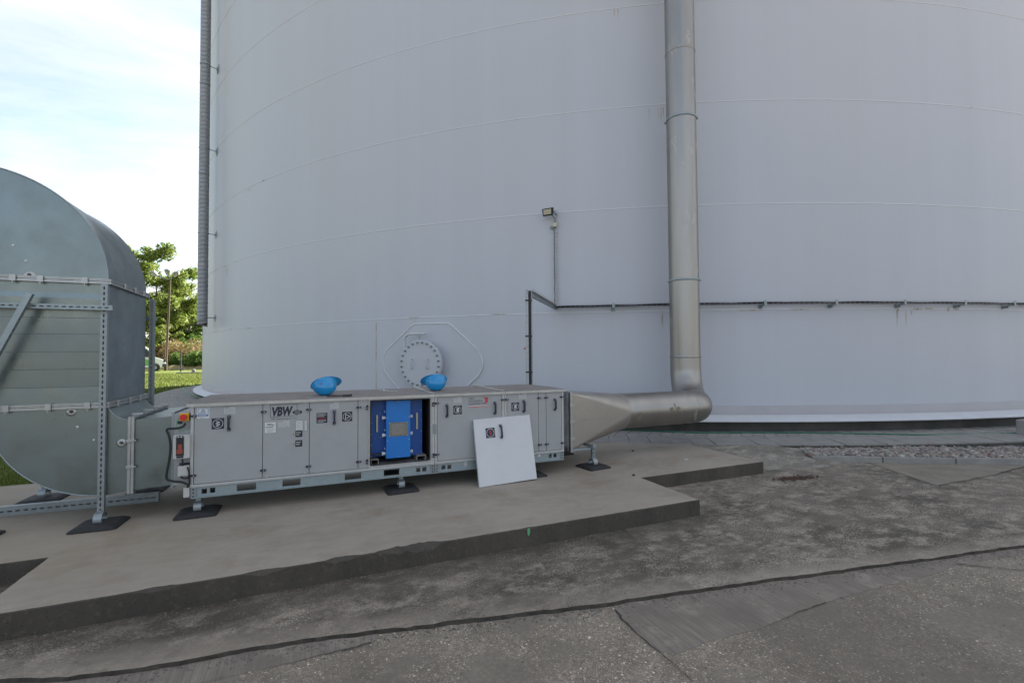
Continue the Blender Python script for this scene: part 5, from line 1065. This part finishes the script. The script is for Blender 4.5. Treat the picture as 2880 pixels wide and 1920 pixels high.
# ---- blue exchanger in the open bay
bx=thing('heat_exchanger','bright blue metal unit inside the open bay of the air unit','exchanger',(.9,5.6,ZB+.012))
FE=Fr((0,AY+.14,0),(1,0,0),(0,0,1))
def ex(u,v,d=.14): p=c4(u,v,AY+d); return p.x,p.z
x0=ex(555,700,.05)[0]; x1=ex(912,700,.05)[0]; zt_=ex(740,340,.05)[1]; zb2=ex(740,1185,.05)[1]
F5=Fr((0,AY+.05,0),(1,0,0),(0,0,1))
mb=MB(); mb.fbox(F5,x0,x1,zb2,min(zt_,1.172),-.5,0); cb=mb.build('front_cover','blue',bx,.004)
xl=.592; xr=ex(1085,700)[0]; zl=ex(440,1165)[1]; zr=ex(1000,1115)[1]
mb=MB(); mb.fbox(FE,xl,x0+.02,zl,1.175,-.6,0); ls=mb.build('left_side','blue_dark',bx,.003)
mb=MB(); mb.fbox(FE,x1-.02,xr,zr-.02,1.175,-.6,0); rs=mb.build('right_side','blue_dark',bx,.003)
a0,b0=ex(598,875,.05); a1,b1=ex(876,655,.05); mb=MB(); mb.fbox(F5,a0,a1,b0,b1,0,.003,0); mb.lines(F5,a0+.02,a1-.02,b0+.02,b1-.015,10,.0036,1,.3,61)
for a_ in (a0+.006,a1-.006):
    for b_2 in (b0+.006,b1-.006): mb.cyl(F5.p(a_,b_2,.003),F5.p(a_,b_2,.006),.004,8,2)
mb.build('rating_plate',['plate_brown','ink_grey','knob'],cb)
for (u0,v0,u1,v1),par in (((403,555,432,808),ls),((990,520,1018,762),rs)):
    a,b=ex(u0,v1); c_,d=ex(u1,v0); mb=MB(); mb.fbox(FE,a,c_,b,d,0,.02); mb.build('grip_bar','brass',par,.003)
for u,v in ((520,597),(522,852),(518,1120)):
    a,b=ex(u,v,.10); mb=MB(); mb.cyl(V(a+.016,AY+.09,b),V(a-.02,AY+.09,b),.017,12); mb.cyl(V(a-.005,AY+.09,b),V(a-.022,AY+.09,b),.021,12); mb.build('screw_knob','knob',ls,.002)
for u,v in ((925,573),(925,820),(927,1085)):
    a,b=ex(u,v,.10); mb=MB(); mb.cyl(V(a-.02,AY+.09,b),V(a+.006,AY+.09,b),.017,12); mb.cyl(V(a-.004,AY+.09,b),V(a+.008,AY+.09,b),.021,12); mb.build('screw_knob','knob',rs,.002)
mb=MB(); mb.cyl(V(0,0,0),V(0,-.003,0),.0038,8); SW=mb.mesh('screw','knob')
for u,v in ((577,601),(890,582),(577,938),(893,912),(735,358),(738,1163)): a,b=ex(u,v,.05); inst(SW,'screw',cb,V(a,AY+.05,b))
for u,v in ((337,680),(338,842),(338,1002),(340,1160),(470,535),(470,885)): a,b=ex(u,v); inst(SW,'screw',ls,V(max(a,xl+.008),AY+.14,b))
for u,v in ((1068,485),(1070,635),(1070,790),(1070,943),(1072,1098)): a,b=ex(u,v); inst(SW,'screw',rs,V(a,AY+.14,b))
for u,v in ((540,510),(540,780),(540,1050)):
    a,b=ex(u,v,.08); mb=MB(); mb.tube([V(a-.01,AY+.08,b+.01),V(a,AY+.075,b),V(a+.012,AY+.08,b-.006),V(a-.012,AY+.078,b-.003)],.0035,5); mb.build('wing_screw','knob',ls)
for xa,xb in ((.60,.68),(1.10,1.205)):
    mb=MB(); z0_=ZB+.012; mb.box(xa,xb,AY+.05,AB-.1,z0_+.055,z0_+.062); mb.box(xa,xa+.006,AY+.05,AB-.1,z0_,z0_+.055); mb.box(xb-.006,xb,AY+.05,AB-.1,z0_,z0_+.055); mb.build('skid','inside_floor',bx)
mb=MB(); mb.tube(smooth([V(.59,AY+.08,ex(330,1130,.08)[1]),V(.64,AY+.075,ex(380,1135,.08)[1]),V(.70,AY+.085,ex(470,1128,.08)[1]),V(.735,AY+.09,ex(500,1122,.08)[1])]),.010,8); mb.build('cable','cable',ls)
# ================================================================== LOOSE THINGS
# removed door panel leaning on the unit
psi,lean,roll=.02,.20,.023; o=V(1.765,5.155,PADZ+.001); ex0=V(math.cos(psi),math.sin(psi),0); bk=V(-math.sin(psi),math.cos(psi),0); up0=math.cos(lean)*V(0,0,1)+math.sin(lean)*bk
exr=math.cos(roll)*ex0+math.sin(roll)*up0; upr=-math.sin(roll)*ex0+math.cos(roll)*up0; FP=Fr(o,exr,upr); PW,PH=.735,.765
lp=thing('door_panel','white removed access panel leaning against the air unit','panel',tuple(o+ex0*PW/2))
mb=MB(); mb.fbox(FP,0,PW,0,PH,-.036,0); pm=mb.build('panel_sheet','panel_white',lp,.004)
def fpx(u,v):          # crop pixel -> panel coordinates
    d=ray(1200+u/4.9,1060+v/4.9); t=(FP.o-E0).dot(FP.n)/d.dot(FP.n); p=E0+d*t-FP.o; return p.dot(FP.ex),p.dot(FP.ez)
a0,b0=fpx(872,830); a1,b1=fpx(885,705); cxp,czp=(fpx(878,768)); hs_=.0125*5
mb=MB(); mb.fbox(FP,cxp-.058,cxp+.058,czp-.058,czp+.058,0,.0012,0); ring_sym(FP,mb,cxp-.058,cxp+.058,czp-.058,czp+.058,.0018,'flame',1,2); mb.build('sign',['sign_navy','white','red'],lp,label='dark square sign with red flame marks in a white ring')
ha,hb=fpx(1022,748); handle_mb(FP,ha,hb-.082,hb+.082).build('handle',['navy','alu'],lp,.003)
for u,v in ((632,690),(1362,603),(1470,1268),(718,1378)):
    a_,b_2=fpx(u,v); mb=MB(); mb.fstroke(FP,[(a_-.003,b_2+.014),(a_+.002,b_2),(a_-.004,b_2-.012)],.004,.0005,0); mb.build('latch_mark','pale',pm)
# helmets
def helmet(loc,rot,label,visor_dir):
    t=thing('safety_helmet',label,'helmet',loc,'blue helmets on the unit roof'); RM=Matrix.Rotation(rot[0],3,'X')@Matrix.Rotation(rot[1],3,'Y')@Matrix.Rotation(rot[2],3,'Z'); t.rotation_euler=RM.to_euler()
    def pt(u,v,off=0):
        a=math.pi/2*v; r=math.sin(a)**.92; x=.133*r*math.cos(u); y=.108*r*math.sin(u); z=.150*(1-math.cos(a))**.95
        ridge=.006*math.exp(-(math.sin(u)*r/.16)**2)*(1-abs(v-.45)); l=math.hypot(x,y) or 1
        vis=0
        if v>.93:
            k=(v-.93)/.07; vis=.012*k+.045*k*max(0,math.cos(u))**3; z-=.012*k*max(0,math.cos(u))**2
        return V(x*(1-off/.12)+x/l*vis,y*(1-off/.12)+y/l*vis,z-ridge+off*.8)
    low=min((RM@pt(2*math.pi*i/24,v)).z for i in range(24) for v in (.02,.15,.3,.45,.6,.75,.9,1)); t.location.z=loc[2]-low
    vs_=[.02,.12,.25,.38,.5,.62,.74,.85,.92,.95,.975,1.0]; n=40; o_=Vector(loc)
    mb=MB(); mb.grid([[pt(2*math.pi*i/n,v)+o_ for i in range(n)] for v in vs_],0,True,close=True); mb.add([pt(2*math.pi*i/n,.02)+o_ for i in range(n)],[tuple(range(n))],0)
    inn=[[pt(2*math.pi*i/n,v,.006)+o_ for i in range(n)] for v in (.92,.8,.6,.4,.2,.02)]
    mb.grid([[pt(2*math.pi*i/n,1.0)+o_ for i in range(n)],[pt(2*math.pi*i/n,.92,.004)+o_ for i in range(n)]],0,True,close=True); mb.build('helmet_shell','helmet',t)
    mb=MB(); mb.grid(inn,0,True,close=True); mb.build('helmet_lining','helmet_in',t)
    for k in range(3):
        a=k*math.pi/3+.4; mb=MB(); q=[]
        for i in range(9):
            s=-1+2*i/8; q.append(V(.115*math.cos(a)*s,.092*math.sin(a)*s,.128-.07*(1-s*s))+o_)
        mb.tube(q,.006,5); mb.build('cradle_strap','black',t)
    p=V(-.055,-.092,.085)+o_; mb=MB(); mb.ball(p,.008,8,6); mb.build('red_badge','red_plastic',t)
    return t
p=on_z(922,1113,1.23); helmet((p.x,p.y+.03,1.227),(R_(-42),R_(-14),R_(4)),'blue safety helmet upturned on the unit roof beside a black marker',1)
p=on_z(1230,1100,1.23); helmet((p.x,p.y+.03,1.227),(R_(-42),R_(4),R_(176)),'blue safety helmet upturned at the roof joint above the open bay edge',-1)
a=on_z(480+1640/3.734,1060+210/3.734,1.232); b=on_z(480+1905/3.734,1060+199/3.734,1.232); mb=MB(); d=(b-a)
mb.cyl(a+V(0,0,.006),a+d*.62+V(0,0,.008),.006,8); mb.cyl(a+d*.62+V(0,0,.008),b+V(0,0,.008),.010,8); mb.cyl(a+d*.86+V(0,0,.016),b+V(0,0,.018),.005,6); single(mb,'marker','black','slim black marker lying on the unit roof beside a helmet','marker',tuple(a))
a=on_z(980+450/5.228,1060+198/5.228,1.232); b=on_z(980+522/5.228,1060+212/5.228,1.232); c=on_z(980+720/5.228,1060+216/5.228,1.232); e=on_z(980+600/5.228,1060+196/5.228,1.232)
mb=MB(); mb.tube(smooth([a+V(0,0,.004),b+V(0,0,.012),e+V(0,0,.006)]),.0025,5); mb.tube(smooth([b+V(0,0,.01),b.lerp(c,.5)+V(0,-.01,.004),c+V(0,0,.004)]),.0028,5); mb.ball(b+V(0,0,.014),.012,8,6); single(mb,'cable_tie','knob','thin white cable tie lying on the unit roof','cable tie',tuple(b))
# hoses
hp=[on_z(x,y,.185) for x,y in ((1690,1203),(1751,1207),(1885,1213),(1960,1216),(2190,1216),(2420,1219),(2620,1222),(2740,1220),(2860,1218),(2960,1213))]
mb=MB(); mb.tube(smooth(hp,8),.012,8); single(mb,'garden_hose','hose','long dark green garden hose lying along the tank foundation','hose',tuple(hp[4]))
hp=[on_z(x,y,.187) for x,y in ((548,1083),(530,1089),(516,1092),(521,1100),(540,1108),(566,1119),(600,1130),(660,1142))]
mb=MB(); mb.tube(smooth(hp,6),.014,8); single(mb,'thin_hose','green_wire','thin pale green hose curling round the left end of the tank base','hose',tuple(hp[3]))
# small bits on the ground
mb=MB(); p=on_z(2265,1274,.03); mb.ball(p+V(0,0,.03),.045,9,6,0,(1.1,.9,.75)); single(mb,'stone','beige','single tan stone lying on the mortar near the gravel','stone',tuple(p))
mb=MB(); p=on_z(1930,1292,PADZ); mb.ball(p+V(0,0,.004),.032,10,5,0,(1,.6,.12)); single(mb,'paper_scrap','white','crumpled white paper scrap lying on the concrete pad','paper',tuple(p))
for x,y in ((1780,1268),(1782,1337)):
    mb=MB(); p=on_z(x,y,PADZ); mb.ball(p+V(0,0,.008),.022,7,5,0,(1,.8,.6)); single(mb,'clod','debris','dark clod of dirt on the concrete pad' if y<1300 else 'dark speck of dirt near the pad step','dirt',tuple(p))
p=on_y(1486,1494,FR-.003); mb=MB(); Fq=Fr((p.x,FR-.004,p.z),(1,0,0),(0,0,1)); mb.fpoly(Fq,[(-.012,.03),(.010,.032),(.014,.0),(.006,-.03),(-.006,-.034),(-.013,-.01)],.006,0); mb.build('paint_mark','green_wire',pad_ob)
p=V(11.70,3.98,.06); mb=MB(); mb.box(p.x-.02,p.x+.45,p.y-.02,p.y+.4,.05,.44); single(mb,'concrete_block','edging','square grey concrete block standing at the end of the gravel','block',(p.x+.2,p.y+.2,.05),bevel=.02)
p=on_z(2015,1503,.004); mb=MB(); mb.tube([p,p+V(.04,-.03,.008),p+V(.10,-.01,.004)],.0025,5); single(mb,'twig','bark','thin dark twig lying by the corner of the concrete pad','twig',tuple(p))
# ================================================================== BACKGROUND
def ground_at(px,D):
    d=ray(px,1010); p=E0+d*D; return V(p.x,p.y,lawn_z(p.x,p.y))
def leaves(centers,radii,n,size,seed,flat=.7):
    r=np.random.default_rng(seed); c=np.array([tuple(x) for x in centers]); rad=np.array(radii); pick=r.choice(len(c),n,p=rad**2/np.sum(rad**2))
    d=r.standard_normal((n,3)); d/=np.linalg.norm(d,axis=1)[:,None]; rr=rad[pick]*(r.random(n)**.45); p=c[pick]+d*rr[:,None]*np.array([1,1,flat])
    u=r.standard_normal((n,3)); u[:,2]*=.6; u/=np.linalg.norm(u,axis=1)[:,None]; w_=np.cross(u,r.standard_normal((n,3))); w_/=np.linalg.norm(w_,axis=1)[:,None]
    s=size*(.6+.8*r.random(n))[:,None]; a=p-u*s; b=p+w_*s*.55; e=p+u*s; f=p-w_*s*.55
    v=np.stack([a,b,e,f],1).reshape(-1,3); return v
def quads(name,v,mat,parent,origin):
    n=len(v)//4; me=bpy.data.meshes.new(name); me.vertices.add(len(v)); me.vertices.foreach_set('co',(v-np.array(tuple(origin))).ravel()); me.loops.add(4*n); me.loops.foreach_set('vertex_index',np.arange(4*n)); me.polygons.add(n); me.polygons.foreach_set('loop_start',np.arange(n)*4); me.polygons.foreach_set('loop_total',np.full(n,4)); me.materials.append(M[mat]); me.update(calc_edges=True); me.validate()
    ob=bpy.data.objects.new(name,me); COL.objects.link(ob); ob.parent=parent; ORI[ob.name]=Vector(origin); return ob
def tree(base,h,cr,seed,label,mat,nleaf,size,lean=0,low=.28,group='trees beyond the lawn',trunk_r=.22):
    r=random.Random(seed); t=thing('tree',label,'tree',tuple(base),group); top=base+V(lean,0,h*.86); mb=MB(); pts=[base+V(0,0,-.2)]
    for i in range(1,8): s=i/7; pts.append(base.lerp(top,s)+V(r.uniform(-.2,.2),r.uniform(-.2,.2),0))
    mb.tube(pts,[trunk_r*(1-.8*i/7) for i in range(8)],9); cen=[];rad=[]
    nl=15
    for k in range(nl):
        s=low+(.92-low)*k/(nl-1); p=base.lerp(top,s); a=k*2.4+r.uniform(-.4,.4); reach=cr*(.55+.5*math.sin(math.pi*min(1,(s-low)/(1.02-low)*.85+.12)))*r.uniform(.7,1.12)
        e=p+V(math.cos(a)*reach,math.sin(a)*reach,reach*r.uniform(.15,.55)); m1=p.lerp(e,.5)+V(0,0,-.08*reach); mb.tube([p,m1,e],[trunk_r*.42*(1-.5*s),trunk_r*.25*(1-.5*s),.02],6)
        for q in range(6):
            f=.45+.6*q/5; c=p.lerp(e,min(1,f))+V(r.gauss(0,.16),r.gauss(0,.16),r.gauss(0,.12))*cr; cen.append(c); rad.append(cr*r.uniform(.12,.25))
            if q%2: mb.tube([m1,c],[.04,.01],5)
    mb.build('trunk','bark',t); quads('crown',leaves(cen,rad,nleaf,size,seed),mat,t,base); return t
tree(ground_at(385,54),15.8,4.6,3,'tall light green tree behind the duct with loose crown','leaf_a',24000,.15,lean=-.6,low=.2)
tree(ground_at(432,62),14.6,5.0,9,'bright green tree with dark bare limbs beside the lamp post','leaf_a',20000,.16,lean=.4,low=.22)
tree(ground_at(530,70),11.8,5.2,14,'round green tree right beside the tank edge beyond the lawn','leaf_a',20000,.18,low=.18)
tree(ground_at(590,80),11.5,5,21,'dark green tree mostly hidden by the tank','leaf_b',14000,.22,low=.1)
tree(ground_at(300,62),14,4.6,25,'dark green tree hidden behind the large duct','leaf_b',14000,.2,low=.15)
tree(ground_at(150,70),13,5,26,'leafy tree far left behind the large duct','leaf_a',12000,.22,low=.15)
def bush(px,D,wd,h,seed,label,mat,n,size,group):
    b=ground_at(px,D); r=random.Random(seed); t=thing('bush',label,'bush',tuple(b),group); cen=[];rad=[]; mb=MB()
    for k in range(16):
        c=b+V(r.uniform(-.5,.5)*wd,r.uniform(-.5,.5)*wd*.7,h*r.uniform(.25,.85)); cen.append(c); rad.append(h*r.uniform(.22,.4)); mb.tube([b+V(r.uniform(-.2,.2),0,-.1),c],[.03,.008],5)
    mb.build('stems','bark',t); quads('foliage',leaves(cen,rad,n,size,seed,.9),mat,t,b); return t
bush(500,56,4.2,2.6,31,'tan and reddish dry bush beyond the fence post','leaf_dry',5200,.10,'bushes beyond the lawn')
bush(545,55,4.6,3.4,32,'tall rusty brown dry bush against the tank edge','leaf_dry',6000,.10,'bushes beyond the lawn')
bush(520,52,3.2,1.7,33,'low bright green bush in front of the dry bushes','leaf_b',4600,.10,'bushes beyond the lawn')
bush(556,51,3.0,1.9,34,'dark green low bush touching the tank outline','leaf_b',4200,.10,'bushes beyond the lawn')
bush(440,60,6,3.4,35,'green bush behind the parked van','leaf_b',6000,.13,'bushes beyond the lawn')
bush(478,64,6,4.2,36,'large dark green bush behind the lamp post','leaf_b',7000,.14,'bushes beyond the lawn')
bush(540,68,8,5.2,37,'broad dark green bush behind the dry bushes','leaf_b',8000,.15,'bushes beyond the lawn')
bush(380,66,8,5,38,'broad green bush behind the van and duct','leaf_b',7000,.15,'bushes beyond the lawn')
# grassy bank
mb=MB(); n=60; rows=[]
for j,(o_,z_) in enumerate(((0,0),(.35,.28),(.8,.55),(1.5,.62),(3.2,.5),(5,.0))):
    row=[]
    for i in range(n+1):
        px=150+i*8.; p=ground_at(px,49.5+o_); row.append(V(p.x,p.y,p.z+z_*(.85+.15*wob(i*.8+j)) -.02))
    rows.append(row)
mb.grid(rows,0,True); struct(mb,'bank','bank')
# lamp post with three heads
b=ground_at(466,47); hp_=9.1; t=thing('street_lamp','brown lamp post with three floodlight heads behind the lawn','street lamp',tuple(b))
mb=MB(); tp=b+V(.28,0,hp_); mb.tube([b+V(0,0,-.2),b.lerp(tp,.5),tp],[.12,.10,.08],10); mb.build('post','post_wood',t)
for k,(dx_,dz_,tl) in enumerate(((-1.05,.28,-.7),(-.12,.42,-.05),(.42,.30,.55))):
    mb=MB(); e=tp+V(dx_,-.3,dz_); mb.tube([tp+V(0,0,-.1),tp.lerp(e,.5)+V(0,0,-.12),e],.045,6); mb.build('arm','metal_post',t)
    mb=MB(); ax=V(math.sin(tl),-.35,math.cos(tl)*.9-.1).normalized(); mb.cyl(e-ax*.05,e+ax*.42,.13,14,0,.27); mb.ball(e+ax*.42,.26,12,6,0,(1,1,.6)); mb.build('lamp_head','rim',t)
# fence post
b=ground_at(509,41); t=thing('fence_post','thin dark metal post standing alone on the lawn','post',tuple(b)); mb=MB(); mb.cyl(b+V(0,0,-.1),b+V(.0,0,2.05),.05,8); mb.build('pole','metal_post',t); mb=MB(); mb.box(b.x-.7,b.x+.3,b.y-.06,b.y+.06,b.z+.28,b.z+.36); mb.build('rail','metal_post',t)
b=ground_at(545,41); mb=MB(); mb.box(b.x-1.2,b.x+1.2,b.y-.25,b.y+.25,b.z-.05,b.z+.10); mb.ball(b+V(.0,0,.2),.16,10,6); single(mb,'ground_cover_plate','edging','low concrete slab with a pale cap on the lawn','slab',tuple(b))
# van
b=ground_at(447,46); d=ray(447,1010); d.z=0; d.normalize(); side=V(d.y,-d.x,0)
vn=thing('parked_van','white parked van with dark windows beyond the lawn','van',tuple(b)); nose=.55   # side = to the right in view
FV=Fr(b+side*.55,side,(0,0,1))      # a=0 at the front bumper, extends to negative a
prof=[(0,.42),(.02,.62),(-.02,.86),(-.14,1.06),(-.42,1.20),(-.86,1.34),(-1.55,2.28),(-1.75,2.42),(-2.2,2.50),(-5.6,2.52),(-5.75,2.40),(-5.8,.45),(-5.2,.36),(-.3,.34)]
prof=[(a*.92,z*.98) for a,z in prof]; mb=MB(); mb.fprism(FV,prof,-1.9,0); bd=mb.build('body','van',vn,.06,seg=3)
mb=MB(); mb.fpoly(FV,[(-.98,1.36),(-1.50,2.12),(-2.25,2.16),(-2.25,1.34)],.006); mb.build('side_window','glass',bd)
mb=MB(); A=[(-.83,1.36),(-1.44,2.20)]; mb.add([FV.p(A[0][0],A[0][1],-.12)+side*.02,FV.p(A[0][0],A[0][1],-1.78)+side*.02,FV.p(A[1][0],A[1][1],-1.7)+side*.02,FV.p(A[1][0],A[1][1],-.2)+side*.02],[(0,1,2,3)],0); mb.build('windscreen','glass',bd)
mb=MB(); mb.fbox(FV,-.30,.05,.36,.70,-1.92,.012); mb.build('bumper','bumper',bd,.04)
mb=MB(); mb.fbox(FV,-.22,-.03,.84,1.06,-.30,.008); mb.build('headlight','glass',bd,.03)
mb=MB(); mb.fbox(FV,-1.25,-1.02,1.36,1.66,.06,.24); mb.build('wing_mirror','black',bd,.03)
mb=MB(); mb.fpoly(FV,[(-1.25,.55),(-1.35,1.1),(-1.9,1.2),(-2.4,.9),(-2.4,.5)],.007); mb.fstroke(FV,[(-1.05,1.22),(-2.8,1.22)],.03,.008); mb.build('side_print','van_green',bd)
for a_ in (-.88,-4.4):
    for c_ in (.02,-1.7):
        mb=MB(); mb.cyl(FV.p(a_,.34,c_-.22),FV.p(a_,.34,c_+.01),.345,24); wl=mb.build('wheel','tyre',vn,.02)
        mb=MB(); mb.cyl(FV.p(a_,.34,c_+.011),FV.p(a_,.34,c_+.03),.20,18); mb.build('rim','rim',wl,.01)
mb=MB(); mb.fring(FV,-.88,.36,.345,.43,.008,0,28); mb.build('wheel_arch','bumper',bd)
